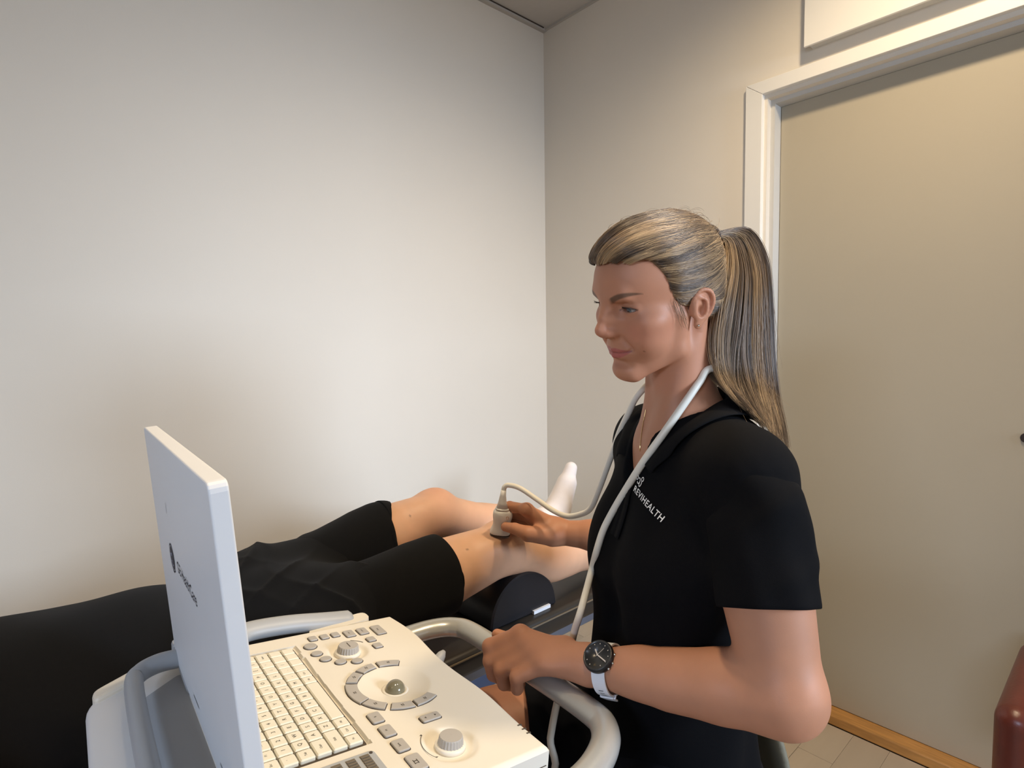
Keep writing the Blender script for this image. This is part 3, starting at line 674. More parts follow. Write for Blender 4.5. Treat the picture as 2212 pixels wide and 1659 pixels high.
def build_patient():
    root = tag(empty('person', (.1, 1.115, CT)), 'patient lying on the couch in black t-shirt and black shorts with white socks', 'person')
    S = SDF()
    for g in LEG.values(): leg_sdf(S, g)
    S.ell((.33, 1.115, .712), (.15, .185, .095), .05); S.ell((.08, 1.115, .712), (.30, .17, .10), .06); S.ell((-.2, 1.115, .72), (.22, .185, .115), .06)
    S.cap((-.40, 1.115, .715), (-.50, 1.115, .725), .058, .056, .03)
    S.ell((-.60, 1.115, .735), (.115, .076, .092), .02); S.ell((-.545, 1.115, .765), (.07, .058, .06), .03)
    S.chain([(-.575, 1.115, .82), (-.555, 1.115, .845)], [.010, .013], .012); S.ell((-.515, 1.115, .80), (.018, .025, .02), .02)
    for s in (-1, 1):
        S.ell((-.59, 1.115+s*.077, .735), (.03, .010, .018), .006)
        y = 1.115+s*.215; S.chain([(-.31, 1.115+s*.165, .72), (-.31, y, .715), (-.07, 1.115+s*.252, .690)], [.055, .054, .042], .03)
        S.chain([(-.07, 1.115+s*.252, .690), (-.15, 1.115+s*.16, .82), (-.21, 1.115+s*.03, .868)], [.042, .037, .028], .02)
        S.ell((-.225, 1.115-s*.02, .874), (.035, .05, .015), .012)
        for k in range(4): S.cap((-.245+.02*k, 1.115-s*.05, .874), (-.25+.02*k, 1.115-s*.115, .862), .009, .008, .006)
    V, F = cat_mesh([S.mesh((.55, .86, .52), (1.50, 1.40, .95), .0032), S.mesh((-.80, .76, .56), (.60, 1.46, .95), .0055)])
    me = np_mesh(V, F); col = np.tile(np.array(SKIN_P), (len(V), 1))
    red = np.exp(-(np.linalg.norm(V-np.array([.84, 1.248, .862]), axis=1)/.05)**2)[:, None]*.35; col = col*(1-red)+np.array(srgb(206, 130, 96))*red
    def spot(px, py, r):
        d = nrm(P(px, py, 1.0)-CAM); loc, _, _, _ = bv.ray_cast(Vector(CAM), Vector(d))
        if loc is not None: m = (np.linalg.norm(V-np.array(loc), axis=1) < r); col[m] = col[m]*.55
    bv = BVHTree.FromPolygons([tuple(v) for v in V], [tuple(f) for f in F])
    for px, py in ((886, 1114), (1010, 1187)): spot(px, py, .0028)
    paint(me, 'skin', col)
    attach(link('body', me, mat('skin_patient', (1, 1, 1), rough=0.5, spec=0.4, attr='skin', noise=0.09, nscale=26, bump=0.15, bscale=700, sss=0.12, bdist=0.0006)), root)
    # shorts
    blk = mat('shorts_patient', srgb(13, 13, 14), rough=0.9, spec=0.15, noise=0.2, nscale=14, bump=0.3, bscale=1200, sheen=0.03, bdist=0.0005)
    K = SDF(); K.ell((.345, 1.115, .712), (.19, .212, .120), .05)
    def cloth_tube(pts, rads, nm, m, amp):
        path = catmull(pts, 26); n = len(path); t, nn, bq = frames(path); seg = 44; V = []; F = []; R = np.interp(np.linspace(0, 1, n), np.linspace(0, 1, len(rads)), rads)
        for i in range(n):
            u = i/(n-1)
            for j in range(seg):
                g = 2*math.pi*j/seg; w = amp*((1-abs(math.sin(1.5*g+7*u)))**2*math.exp(-(u/.45)**2)*1.6+.35*math.sin(3*g+2*u)*u+.25*math.sin(5*g-4*u))
                V.append(path[i]+nn[i]*math.cos(g)*(R[i]+w)+bq[i]*math.sin(g)*(R[i]+w))
        for i in range(n-1):
            for j in range(seg): F.append((i*seg+j, i*seg+(j+1) % seg, (i+1)*seg+(j+1) % seg, (i+1)*seg+j))
        o = attach(link(nm, me_from(V, F), m, smooth=True), root); q = o.modifiers.new('t', 'SOLIDIFY'); q.thickness = .003; q.offset = -1
        q = o.modifiers.new('s', 'SUBSURF'); q.levels = q.render_levels = 1
    for k, g in LEG.items():
        h, t = np.array(g['hip'], float), np.array(g['thigh'], float); he = np.array([.686, t[1], t[2]+.001]) if k == 'near' else np.array([.676, t[1], t[2]+.001])
        K.chain([h, h*.45+t*.55], [.112, .084], .05)
        cloth_tube([h*.62+t*.38, h*.3+t*.7, t, he], [.088, .0885, .0865, .0855], 'shorts_leg', blk, .0042)
    rdg = lambda a, p=3: (1-np.abs(np.sin(a)))**p
    def sf(q):
        x, y, z = q.T; top = np.clip((z-.72)/.08, 0, 1)
        return -(.010*rdg(20*x+13*y+1.6*np.sin(14*y))*np.exp(-((x-.45)/.085)**2)+.008*rdg(24*(x-.7*y)+2.2*np.sin(11*z+7*y)+.8)*np.exp(-((x-.36)/.085)**2)+.006*rdg(17*y+26*x)*np.exp(-((x-.27)/.07)**2))*(.35+.65*top)
    K.fun((.4, 1.1, .7), .5, sf, .001, 'a')
    V, F = K.mesh((.10, .84, .54), (.80, 1.42, .92), .0036); attach(link('shorts', np_mesh(relax(V, F, 1), F), blk), root)
    # t-shirt
    T = SDF(); T.ell((.08, 1.115, .706), (.32, .205, .122), .06); T.ell((-.2, 1.115, .715), (.25, .225, .135), .06)
    for s in (-1, 1): T.chain([(-.30, 1.115+s*.17, .722), (-.29, 1.115+s*.222, .716), (-.16, 1.115+s*.242, .70)], [.066, .066, .062], .04)
    T.box((.05, 1.115, .645), (.30, .20, .06), .05, .05)
    T.cap((-.43, 1.115, .74), (-.52, 1.115, .74), .070, .075, .01, 's')
    def tf(q):
        x, y, z = q.T; return .0035*np.sin(30*x-14*y+4*np.sin(9*z))*np.sin(11*y+6*x)+.003*np.sin(55*x+30*z+5*np.sin(13*y))*np.clip((.80-z)/.1, 0, 1)
    T.fun((0, 1.1, .7), .7, tf, .001, 'a')
    V, F = T.mesh((-.56, .76, .55), (.46, 1.47, .92), .006); attach(link('t_shirt', np_mesh(relax(V, F, 1), F), mat('tshirt_black', srgb(14, 14, 15), rough=0.9, spec=0.12, noise=0.15, nscale=10, bump=0.3, bscale=1400, sheen=0.03, bdist=0.0005)), root)
    # socks
    sock_m = mat('sock_white', srgb(232, 224, 220), rough=0.9, spec=0.2, noise=0.06, nscale=40, bump=0.6, bscale=900, sheen=0.2)
    for k, g in LEG.items():
        Q = SDF(); A = {n: np.array(v, float) for n, v in g.items()}; heel = A['ank']+np.array([.045, 0, -.012]); ball = A['toe']*.72+heel*.28
        top = A['ank']+(A['calf']-A['ank'])*.14
        Q.chain([top, A['ank'], heel], [.0445, .0405, .0375], .02); Q.chain([A['ank'], heel*.5+ball*.5+np.array([-.012, 0, .0]), ball], [.040, .034, .025], .03); Q.chain([heel, ball, A['toe']], [.0360, .0265, .0205], .03)
        ax = nrm(A['calf']-A['ank']); Q.fun(top+ax*.05, .1, lambda q, top=top, ax=ax: np.maximum(-((q-top) @ ax), np.linalg.norm(q-top-ax*.05, axis=1)-.08), .003, 's')
        lo = np.min([top, heel, A['toe']], 0)-.07; V, F = Q.mesh(lo, np.max([top, heel, A['toe']], 0)+.07, .003)
        attach(link('sock', np_mesh(relax(V, F, 1), F), sock_m), root)
    Hh = SDF(); Hh.ell((-.615, 1.115, .735), (.118, .084, .098), .01); Hh.box((-.50, 1.115, .80), (.075, .2, .075), .02, .02, 's')
    V, F = Hh.mesh((-.78, 1.0, .60), (-.45, 1.23, .86), .005); attach(link('hair', np_mesh(relax(V, F, 2), F), mat('patient_hair', srgb(70, 52, 38), rough=0.7, bump=0.6, bscale=120)), root)
    pil = tag(empty('pillow', (-.62, 1.115, CT)), 'white head pillow beneath the lying patient', 'pillow')
    Q = SDF(); Q.box((-.63, 1.115, CT+.032), (.17, .24, .031), .028, .01); V, F = Q.mesh((-.85, .84, CT-.02), (-.42, 1.40, CT+.09), .007)
    attach(link('pillow_case', np_mesh(V, F), mat('pillow_white', srgb(222, 222, 224), rough=0.9)), pil)
    return root
build_patient()
# ------------------------------------------------------------------ the woman: head (centimetres in her head frame: x her right, y forward, z up)
HS = 0.0095
HR = np.array([[0.24985065, -0.91687558, -0.31130986], [0.95055883, 0.29349042, -0.1014952], [0.18442494, -0.2705597, 0.94487295]])
HT = np.array([0.72677969, 0.48114019, 1.29986236])
def hw(p): return HR @ (np.asarray(p, float)*HS)+HT
def hl(V): return ((np.asarray(V)-HT) @ HR)/HS
EYE = {s: np.array([s*3.15, 7.22, 1.72]) for s in (-1, 1)}
def head_sdf(S):
    S.frame(HR, HT, HS)
    S.ell((0, -0.3, 5.2), (7.1, 9.5, 8.1), 1.0)
    S.ell((0, 3.2, 5.0), (6.35, 6.95, 5.4), 2.0)
    S.ell((0, 3.4, -0.6), (6.0, 6.1, 6.6), 2.0)
    S.ell((0, 5.0, -5.0), (3.9, 4.55, 3.9), 2.0)
    S.ell((0, 2.9, -4.6), (5.35, 5.0, 4.3), 2.0)
    for s in (-1, 1):
        S.cap((s*5.5, 0.9, -1.0), (s*5.05, 1.5, -5.9), 1.35, 1.1, 1.6)
        S.cap((s*5.05, 1.5, -5.9), (s*1.5, 7.0, -8.9), 1.1, 1.1, 1.4)
        S.ell((s*4.85, 5.6, -0.5), (2.05, 2.6, 1.8), 1.8)
        S.ell((s*3.7, 6.0, -2.9), (2.3, 2.3, 2.3), 2.0)
    S.ell((0, 7.45, -8.4), (2.3, 1.95, 1.75), 1.6)
    S.ell((0, 9.1, -6.9), (2.2, 0.7, 0.4), 1.2, 's')                         # crease below the lower lip
    for s in (-1, 1):                                                          # brow, socket, lids
        S.chain([(s*0.9, 9.2, 3.3), (s*3.0, 8.75, 3.9), (s*4.4, 7.35, 3.8)], [0.6, 0.68, 0.55], 1.6)
        S.ell((s*3.05, 9.75, 1.75), (2.05, 1.6, 1.05), 1.1, 's')
        S.ell((s*1.85, 9.7, 1.5), (0.7, 0.9, 0.9), 0.8, 's')
        S.ell(EYE[s]+(0, -0.05, 0.0), (1.62, 1.42, 1.42), 0.5)
        S.chain([EYE[s]+(-s*0.7, 1.4, 0.92), EYE[s]+(0, 1.5, 0.98), EYE[s]+(s*1.45, 0.8, 0.72)], [0.03, 0.07, 0.05], 0.4, 's')   # lid crease
        def aperture(q, s=s):
            w = q-EYE[s]; x = w[:, 0]*s; zc = -0.08+0.05*x; sx = np.clip(1-(x/1.42)**2, -1, 1)
            h = np.where(w[:, 2] > zc, 0.41, 0.34)*np.where(sx > 0, np.sqrt(np.abs(sx))*0.55+sx*0.45, sx)
            return np.maximum(np.abs(w[:, 2]-zc)-h, 0.6-w[:, 1])*0.85
        S.fun(EYE[s]+(0, 1.0, 0), 1.8, aperture, 0.06, 's')
        S.sph(EYE[s], 1.12, 0.02)
    S.ell((0, 8.9, -0.1), (1.65, 1.9, 2.7), 1.2)                                # nose
    S.chain([(0, 9.25, 2.7), (0, 10.6, 0.5), (0, 11.3, -0.9)], [0.74, 0.76, 0.70], 1.1)
    S.sph((0, 11.36, -1.2), 0.60, 1.1)
    S.cap((0, 11.05, -1.85), (0, 10.1, -2.5), 0.42, 0.42, 0.5)
    for s in (-1, 1):
        S.ell((s*1.08, 10.05, -1.72), (0.52, 0.95, 0.55), 1.0)
        S.ell((s*0.62, 10.5, -2.5), (0.30, 0.55, 0.30), 0.2, 's')
    S.cap((0, 10.35, -2.9), (0, 10.2, -3.9), 0.22, 0.26, 0.5, 's')             # philtrum
    S.chain([(-2.8, 8.1, -4.6), (-1.3, 9.12, -4.5), (0, 9.6, -4.55), (1.3, 9.12, -4.5), (2.8, 8.1, -4.6)], [0.14, 0.34, 0.34, 0.34, 0.14], 0.55)
    S.chain([(-2.65, 8.1, -4.9), (-1.2, 9.0, -5.4), (0, 9.38, -5.5), (1.2, 9.0, -5.4), (2.65, 8.1, -4.9)], [0.14, 0.42, 0.46, 0.42, 0.14], 0.55)
    S.chain([(-3.0, 8.5, -4.58), (-1.5, 9.5, -4.88), (0, 9.98, -4.95), (1.5, 9.5, -4.88), (3.0, 8.5, -4.58)], [0.08, 0.10, 0.11, 0.10, 0.08], 0.25, 's')
    er = Matrix.Rotation(math.radians(14), 3, 'X')
    for s in (-1, 1):
        S.cap((s*2.1, 9.3, -2.7), (s*3.2, 8.35, -4.2), 0.05, 0.05, 1.1, 's')   # smile fold
        # ear
        S.ell((s*7.45, -1.35, 0.35), (0.75, 1.75, 2.55), 0.5, rot=er)
        S.ell((s*8.35, -1.2, 0.6), (0.65, 1.25, 1.9), 0.3, 's', rot=er)
        hp = catmull([(s*7.05, 0.25, 0.2), (s*7.45, -0.1, 1.7), (s*7.8, -1.1, 2.65), (s*8.1, -2.4, 2.3), (s*8.2, -2.95, 0.9), (s*7.95, -2.4, -0.8), (s*7.5, -1.2, -2.0)], 19)
        S.chain(hp, [0.30]*19, 0.3)
        ah = catmull([(s*7.75, -0.75, 1.75), (s*8.05, -1.7, 1.1), (s*8.0, -1.7, -0.4), (s*7.6, -0.8, -1.35)], 10)
        S.chain(ah, [0.26]*10, 0.35)
        S.ell((s*7.3, -0.6, -2.3), (0.42, 0.75, 0.75), 0.5)
        S.ell((s*7.2, 0.15, -0.45), (0.38, 0.38, 0.5), 0.3)
        S.ell((s*7.85, -0.85, -0.35), (0.6, 0.6, 0.85), 0.3, 's')
    S.frame()
    return S
def head_paint(V, base):
    """own tints of lips, brows, lash line, blush; shade painted into the mouth line"""
    L = hl(V); x, y, z = L.T; ax = np.abs(x); c = np.tile(np.array(base), (len(V), 1))
    near = (y > 3) & (np.abs(z) < 12)
    def g(v, s): return np.exp(-(v/s)**2)
    lipm = np.zeros(len(V))
    up = -4.93+0.27*(ax/2.85)**2
    top = -4.24-0.07*np.cos(np.clip(ax/0.9, 0, 1)*math.pi)-0.42*np.clip(ax/2.9, 0, 1)**2
    bot = -5.92+1.15*np.clip(ax/2.9, 0, 1)**2
    lipm = np.clip((top-z)/0.12+0.5, 0, 1)*np.clip((z-bot)/0.12+0.5, 0, 1)*np.clip((2.95-ax)/0.2, 0, 1)*(y > 7.2)
    def mixc(m, col): c[:] = c*(1-m[:, None])+np.array(col)*m[:, None]
    mixc(lipm*0.9, srgb(176, 96, 88)); mixc(np.exp(-((z-up)/0.075)**2)*(ax < 2.95)*(y > 7.4)*0.75, srgb(104, 52, 46))  # lip colour, then crease shade painted dark between the lips
    mixc(near*g(ax-4.6, 2.0)*g(z+1.6, 1.9)*0.28, srgb(205, 120, 100))
    mixc(near*g(x, 1.3)*g(z+1.6, 1.2)*(y > 10)*0.2, srgb(205, 125, 105))
    # brows
    bx = np.clip((ax-1.4)/4.0, 0, 1); bz = 3.15+1.12*np.sin(bx*2.1)-0.15*bx; bw = 0.42*(1-bx**2.6)+0.06
    brow = np.clip((bw-np.abs(z-bz))/0.18+0.3, 0, 1)*(ax > 1.2)*(ax < 5.4)*(y > 5)*np.clip((ax-1.2)/0.6, 0, 1)
    mixc(brow*0.85, srgb(88, 66, 50))
    # lash line
    for s in (-1, 1):
        w = L-EYE[s]; xx = w[:, 0]*s; zc = -0.08+0.05*xx; sx = np.clip(1-(xx/1.42)**2, 0, 1); hu = 0.41*(np.sqrt(sx)*0.55+sx*0.45)
        m = np.exp(-((w[:, 2]-zc-hu)/0.07)**2)*(np.abs(xx) < 1.5)*(w[:, 1] > 0.5)*(np.linalg.norm(w, axis=1) > 1.22)
        mixc(m*0.85, srgb(58, 42, 36))
        ml = np.exp(-((w[:, 2]-zc+0.31*sx)/0.06)**2)*(np.abs(xx) < 1.45)*(w[:, 1] > 0.5)*(np.linalg.norm(w, axis=1) > 1.22)
        mixc(ml*0.35, srgb(110, 75, 65))
    # earring hole side: nothing; a mole on the cheek
    d = np.linalg.norm(L-np.array([-3.2, 7.6, -4.0]), axis=1)
    mixc((np.hypot(x+4.9, z+4.5) < 0.14)*(y > 5)*0.5, srgb(110, 65, 50))
    return c

def eyeballs(parent):
    for s in (-1, 1):
        n, m = 28, 40; V = []; gaze = nrm(np.array([-0.02, 1.0, -0.30]))
        e1 = nrm(np.cross(gaze, (0, 0, 1))); e2 = np.cross(e1, gaze)
        for th in np.linspace(0, 1, n)**1.4*math.pi:
            for ph in np.linspace(0, 2*math.pi, m, endpoint=False):
                V.append(gaze*math.cos(th)+e1*math.sin(th)*math.cos(ph)+e2*math.sin(th)*math.sin(ph))
        V = np.array(V); ang = np.degrees(np.arccos(np.clip(V @ gaze, -1, 1)))
        c = np.tile(np.array(srgb(168, 158, 152)), (len(V), 1))
        iris = np.clip((29-ang)/2, 0, 1)[:, None]; c = c*(1-iris)+np.array(srgb(84, 96, 102))*iris
        rim = np.exp(-((ang-28)/2.5)**2)[:, None]*0.7; c = c*(1-rim)+np.array(srgb(48, 56, 62))*rim
        pup = np.clip((11.5-ang)/2, 0, 1)[:, None]; c = c*(1-pup)+0.004*pup
        W = np.array([hw(EYE[s]+v*1.2) for v in V]); F = []
        for i in range(n-1):
            for j in range(m): F.append((i*m+j, i*m+(j+1) % m, (i+1)*m+(j+1) % m, (i+1)*m+j))
        me = np_mesh(W, np.array(F)); paint(me, 'skin', c)
        attach(link('eyeball', me, mat('eye', (1, 1, 1), rough=0.12, attr='skin', coat=0.6)), parent)
# ------------------------------------------------------------------ hair: a dense cap swept back into a ponytail, thousands of strands
HAIRLINE = [(9.3, 8.5), (8.1, 9.2), (6.9, 8.9), (5.7, 8.0), (4.9, 6.4), (4.35, 4.6), (3.8, 2.9), (2.9, 1.5), (1.5, 1.5), (0.4, 2.2), (-0.6, 3.1), (-2.3, 3.4), (-3.5, 2.2),
            (-3.7, -0.5), (-4.0, -3.0), (-5.5, -4.8), (-9, -5.5)]
HPOLY = np.array([(16, 8.6)]+HAIRLINE+[(-18, -5.5), (-18, 22), (16, 22)])
def poly_sd(p, poly):
    d = np.full(len(p), 1e9); ins = np.zeros(len(p), bool); n = len(poly)
    for i in range(n):
        a, b = poly[i-1], poly[i]; e = b-a; w = p-a; t = np.clip(w @ e/(e @ e), 0, 1); d = np.minimum(d, np.linalg.norm(w-t[:, None]*e, axis=1))
        c = (a[1] > p[:, 1]) != (b[1] > p[:, 1]); ins ^= c & (p[:, 0] < (b[0]-a[0])*(p[:, 1]-a[1])/(b[1]-a[1]+1e-12)+a[0])
    return np.where(ins, -d, d)
def cap_d(q, grow=0.0):
    """hair volume in head coordinates (cm)"""
    a = SDF._d('ell', (np.array([0, -0.6, 5.3]), np.array([7.75, 10.3, 8.35])+grow, None), q)
    b = SDF._d('ell', (np.array([0, 3.9, 6.1]), np.array([6.85, 6.9, 6.95])+grow, None), q)
    c = SDF._d('ell', (np.array([0, -5.5, 0.0]), np.array([6.0, 5.0, 6.0])+grow, None), q)
    for v in (b, c):
        h = np.maximum(2.0-np.abs(a-v), 0)/2.0; a = np.minimum(a, v)-h*h*0.5
    return a
def radial(q, grow=0.0, cen=np.array([0, -1.0, 5.0])):
    """push points radially on to the hair surface"""
    w = q-cen; w = w/(np.linalg.norm(w, axis=1)[:, None]+1e-9); lo = np.zeros(len(q)); hi = np.full(len(q), 16.0)
    for _ in range(15):
        m = (lo+hi)/2; s = cap_d(cen+w*m[:, None], 0.0) < 0; lo = np.where(s, m, lo); hi = np.where(s, hi, m)
    return cen+w*(lo+grow)[:, None]
TIE = np.array([0.0, -11.3, 8.1])
def curves_obj(name, strands, r0, r1, material, parent):
    cu = bpy.data.hair_curves.new(name); cu.add_curves([len(s) for s in strands])
    pos = np.vstack(strands).astype(np.float32); cu.points.foreach_set('position', pos.ravel())
    rad = np.concatenate([r0+(r1-r0)*np.linspace(0, 1, len(s))**3 for s in strands]).astype(np.float32); cu.points.foreach_set('radius', rad)
    cu.materials.append(material)
    o = bpy.data.objects.new(name, cu); COL.objects.link(o); attach(o, parent); return o
def hair_material(tone):
    m = bpy.data.materials.new('hair_strand_%d' % tone); m.use_nodes = True; nt = m.node_tree; b = nt.nodes['Principled BSDF']
    hi = nt.nodes.new('ShaderNodeHairInfo'); cr = nt.nodes.new('ShaderNodeValToRGB'); nt.links.new(hi.outputs['Random'], cr.inputs[0])
    ra, rb = ((srgb(60, 46, 34), srgb(106, 84, 62)), (srgb(92, 72, 52), srgb(142, 114, 84)), (srgb(126, 100, 72), srgb(198, 164, 120)))[tone]
    e = cr.color_ramp.elements; e[0].position = 0.0; e[0].color = ra+(1,); e[1].position = 1.0; e[1].color = rb+(1,)
    nt.links.new(cr.outputs[0], b.inputs['Base Color']); b.inputs['Roughness'].default_value = 0.38; b.inputs['Specular IOR Level'].default_value = 0.6
    return m
def build_hair(parent):
    rng = np.random.default_rng(7); hm = [hair_material(k) for k in range(3)]
    hc = mat('hair_mass', srgb(104, 80, 56), rough=0.6, noise=0.35, nscale=60, bump=0.4, bscale=300)
    S = SDF().frame(HR, HT, HS)
    S.fun((0, 0, 5), 14.0, lambda q: cap_d(q)+0.5, 0.001)
    S.fun((0, 0, 5), 14.0, lambda q: poly_sd(q[:, 1:3], HPOLY)*0.9+0.25, 0.5, 'i')
    S.frame(); c = hw((0, 0, 5))
    V, F = S.mesh(c-0.14, c+0.14, 0.0026); V = relax(V, F, 2)
    attach(link('hair_cap', np_mesh(V, F), hc), parent)
    # ---- strands over the scalp
    roots = []
    hl_pts = catmull(np.array(HAIRLINE), 400)
    N1, N2 = 10000, 10000
    y, z = hl_pts[rng.integers(0, 400, N1)].T; y = y-rng.exponential(0.35, N1); z = z+rng.exponential(0.3, N1)
    # solve x on the hair surface for a side-view point (y, z)
    def solve_x(y, z, sgn):
        lo, hi = np.zeros(len(y)), np.full(len(y), 9.0)
        for _ in range(16):
            m = (lo+hi)/2; s = cap_d(np.stack([m, y, z], 1)) < 0; lo = np.where(s, m, lo); hi = np.where(s, hi, m)
        return lo*sgn
    sg = np.where(rng.random(N1) < 0.72, -1, 1); x = solve_x(y, z, sg); ok = np.abs(x) > 0.05; roots.append(np.stack([x, y, z], 1)[ok])
    # front edge across the forehead
    n3 = 2200; fx = rng.uniform(-2.6, 5.2, n3); a = np.stack([fx, np.full(n3, 12.0), 8.5+.55*np.exp(-((fx+1.6)/1.8)**2)], 1)
    lo, hi = np.full(n3, 0.0), np.full(n3, 14.0)
    for _ in range(16):
        m = (lo+hi)/2; q = a.copy(); q[:, 1] = m; s = cap_d(q) < 0; lo = np.where(s, m, lo); hi = np.where(s, hi, m)
    a[:, 1] = lo; a[:, 2] += np.abs(rng.normal(size=n3))*.3-.12; a[:, 2] += np.where(fx > 3, -0.35*(fx-3), 0); roots.append(a)
    u = rng.normal(size=(N2, 3)); u[:, 0] = np.where(rng.random(N2) < 0.7, -np.abs(u[:, 0]), u[:, 0]); q = radial(np.array([0, -1, 5.0])+u)
    roots.append(q[poly_sd(q[:, 1:3], HPOLY) < -0.1])
    R0 = np.vstack(roots); n = len(R0); NS = 18; s = np.linspace(0, 1, NS)
    clump = (np.floor(R0/0.9)*np.array([12.9, 78.2, 37.7])).sum(1); cph = np.modf(np.abs(np.sin(clump)*43758.5))[0]
    lift = 0.05+0.20*cph+rng.random(n)*0.16
    tj = TIE+rng.normal(size=(n, 3))*np.array([0.55, 0.2, 0.55])
    pts = np.zeros((n, NS, 3))
    for i, t in enumerate(s):
        tt = t**1.05; p = R0*(1-tt)+tj*tt
        sag = np.sin(math.pi*t)*np.clip(np.abs(R0[:, 0])/7, 0, 1); p[:, 2] -= 1.6*sag; fr_ = np.clip((R0[:, 1]-4.5)/3.5, 0, 1)*np.clip((4.0-R0[:, 0])/3.0, 0, 1); p[:, 0] -= 3.6*np.sin(math.pi*min(1, t*1.1))*fr_; p[:, 2] += 1.5*np.sin(math.pi*min(1, t*1.3))*fr_; p += np.sin(t*5+cph*6.28)[:, None]*np.array([0.10, 0.05, 0.14])
        g = -0.75*(1-min(1, t*5.0))**2+lift*min(1, t*4)+0.1*np.sin(t*9+cph*20)*np.sin(math.pi*t)
        w = radial(p, 0)+0; d = w-np.array([0, -1.0, 5.0]); d /= np.linalg.norm(d, axis=1)[:, None]
        on = w+d*g[:, None]; bl = np.clip((t-0.86)/0.14, 0, 1)**1.5
        pts[:, i] = on*(1-bl)+tj*bl
    strands = list((pts*HS) @ HR.T+HT)
    # wisps in front of the ear, baby hairs on the crown
    for k in range(14):
        b0 = np.array([-6.75-rng.random()*0.2, 2.6+rng.normal()*0.5, 1.9+rng.normal()*0.4]); L = rng.uniform(2.0, 5.2)
        st = [b0+np.array([-0.25*math.sin(t*2.2)-0.1, -0.9*t+rng.normal()*0.03-0.35*t*t*rng.random(), -L*t]) for t in np.linspace(0, 1, 8)]
        strands.append(np.array([hw(p) for p in st]))
    for k in range(150):
        u = rng.normal(size=3); u[2] = abs(u[2])+0.4; q = radial((np.array([0, -1, 5.0])+u)[None])[0]
        if poly_sd(q[None, 1:3], HPOLY)[0] > -0.5: continue
        o = nrm(q-np.array([0, -1, 4])); d = nrm(TIE-q); L = rng.uniform(1.2, 4.0); cv = rng.normal(size=3)*0.6
        strands.append(np.array([hw(q+o*(0.2+L*0.32*math.sin(t*2.6))+d*L*t+cv*t*t) for t in np.linspace(0, 1, 8)]))
    tone_of = lambda q: int(np.clip(1.5+1.7*math.sin(q[0]*1.3+q[2]*2.1+q[1]*0.5)*math.sin(q[1]*0.9-q[2]*1.2)+rng.normal()*0.55, 0, 2.99))
    tones = [tone_of(R0[i]) for i in range(n)]+[1]*(len(strands)-n)
    for k in range(3): curves_obj('hair_strands', [a for a, b in zip(strands, tones) if b == k], 0.00024, 0.00008, hm[k], parent)
    # ---- hair tie and ponytail
    tw = hw(TIE)
    back = HR @ np.array([0, -1.0, 0.15])
    ring = []
    e1, e2 = HR @ np.array([1.0, 0, 0]), HR @ np.array([0, 0.15, 1.0])
    for t in np.linspace(0, 2*math.pi, 28): ring.append(tw+back*0.002+(e1*math.cos(t)+e2*math.sin(t))*0.0125)
    attach(link('hair_tie', tube_me(ring, 0.004, 10, caps=False), mat('hair_tie', srgb(60, 46, 36), rough=0.8), smooth=True), parent)
    D = 0.872
    Lp = catmull([tw, P(1556, 530, D-.004), P(1556, 590, D-.012), P(1538, 660, D-.022), P(1528, 730, D-.030), P(1535, 790, D-.040), P(1562, 830, D-.062), P(1602, 866, D-.085)], 40)
    Mp = catmull([tw, P(1582, 522, D+.004), P(1604, 590, D), P(1602, 680, D-.010), P(1600, 760, D-.018), P(1608, 820, D-.030), P(1630, 878, D-.065), P(1660, 928, D-.10)], 40)
    Rp = catmull([tw, P(1600, 504, D+.008), P(1634, 560, D+.010), P(1645, 650, D+.004), P(1653, 750, D-.006), P(1664, 840, D-.022), P(1678, 905, D-.060), P(1692, 965, D-.095)], 40)
    wd = np.interp(np.linspace(0, 1, 40), [0, 0.15, 0.4, 0.7, 0.9, 1], [0.010, 0.022, 0.032, 0.028, 0.016, 0.006])
    st = []; tones = []
    for k in range(10000):
        c = rng.integers(0, 90); crng = np.random.default_rng(100+c); ca, cb = crng.uniform(-1, 1), crng.uniform(-1, 1); cw = crng.uniform(0, 6.28); amp = crng.uniform(0.0, 0.010)
        a, b = np.clip(ca+rng.normal()*0.09, -1.08, 1.08), np.clip(cb+rng.normal()*0.14, -1.1, 1.1)
        m = 24; end = min(1.0, crng.uniform(0.78, 1.0)+rng.normal()*0.03); sv = np.linspace(0.0, end, m); iv = sv*39; i0 = np.minimum(iv.astype(int), 38); f = (iv-i0)[:, None]
        get = lambda A: A[i0]*(1-f)+A[i0+1]*f
        l, mm, r = get(Lp), get(Mp), get(Rp)
        q = mm+(r-mm)*a if a > 0 else mm+(l-mm)*(-a)
        wv = np.interp(sv, np.linspace(0, 1, 40), wd)
        pull = 1-0.45*np.clip((sv-0.5)/0.5, 0, 1)
        q = q+CF*(b*wv*pull)[:, None]+CR*(np.sin(sv*7+cw)*amp*sv)[:, None]+CU*(np.cos(sv*9+cw)*amp*0.3*sv)[:, None]
        q = q+rng.normal(size=3)*0.0012
        st.append(q); tones.append(int(np.clip(crng.uniform(0, 3)+rng.normal()*0.35, 0, 2.99)))
    for k in range(70):   # fly-aways
        a = rng.uniform(-1, 1.4); m = 16; sv = np.linspace(0, rng.uniform(0.3, 1.0), m); iv = sv*39; i0 = np.minimum(iv.astype(int), 38); f = (iv-i0)[:, None]
        get = lambda A: A[i0]*(1-f)+A[i0+1]*f
        l, mm, r = get(Lp), get(Mp), get(Rp); q = mm+(r-mm)*a if a > 0 else mm+(l-mm)*(-a); dv = rng.normal(size=3)*0.018
        st.append(q+dv*(sv**1.5)[:, None])
    tones += [1]*(len(st)-len(tones))
    for k in range(3): curves_obj('ponytail', [a for a, b in zip(st, tones) if b == k], 0.00025, 0.00009, hm[k], parent)
    core = SDF(); idx = np.arange(0, 40, 3)
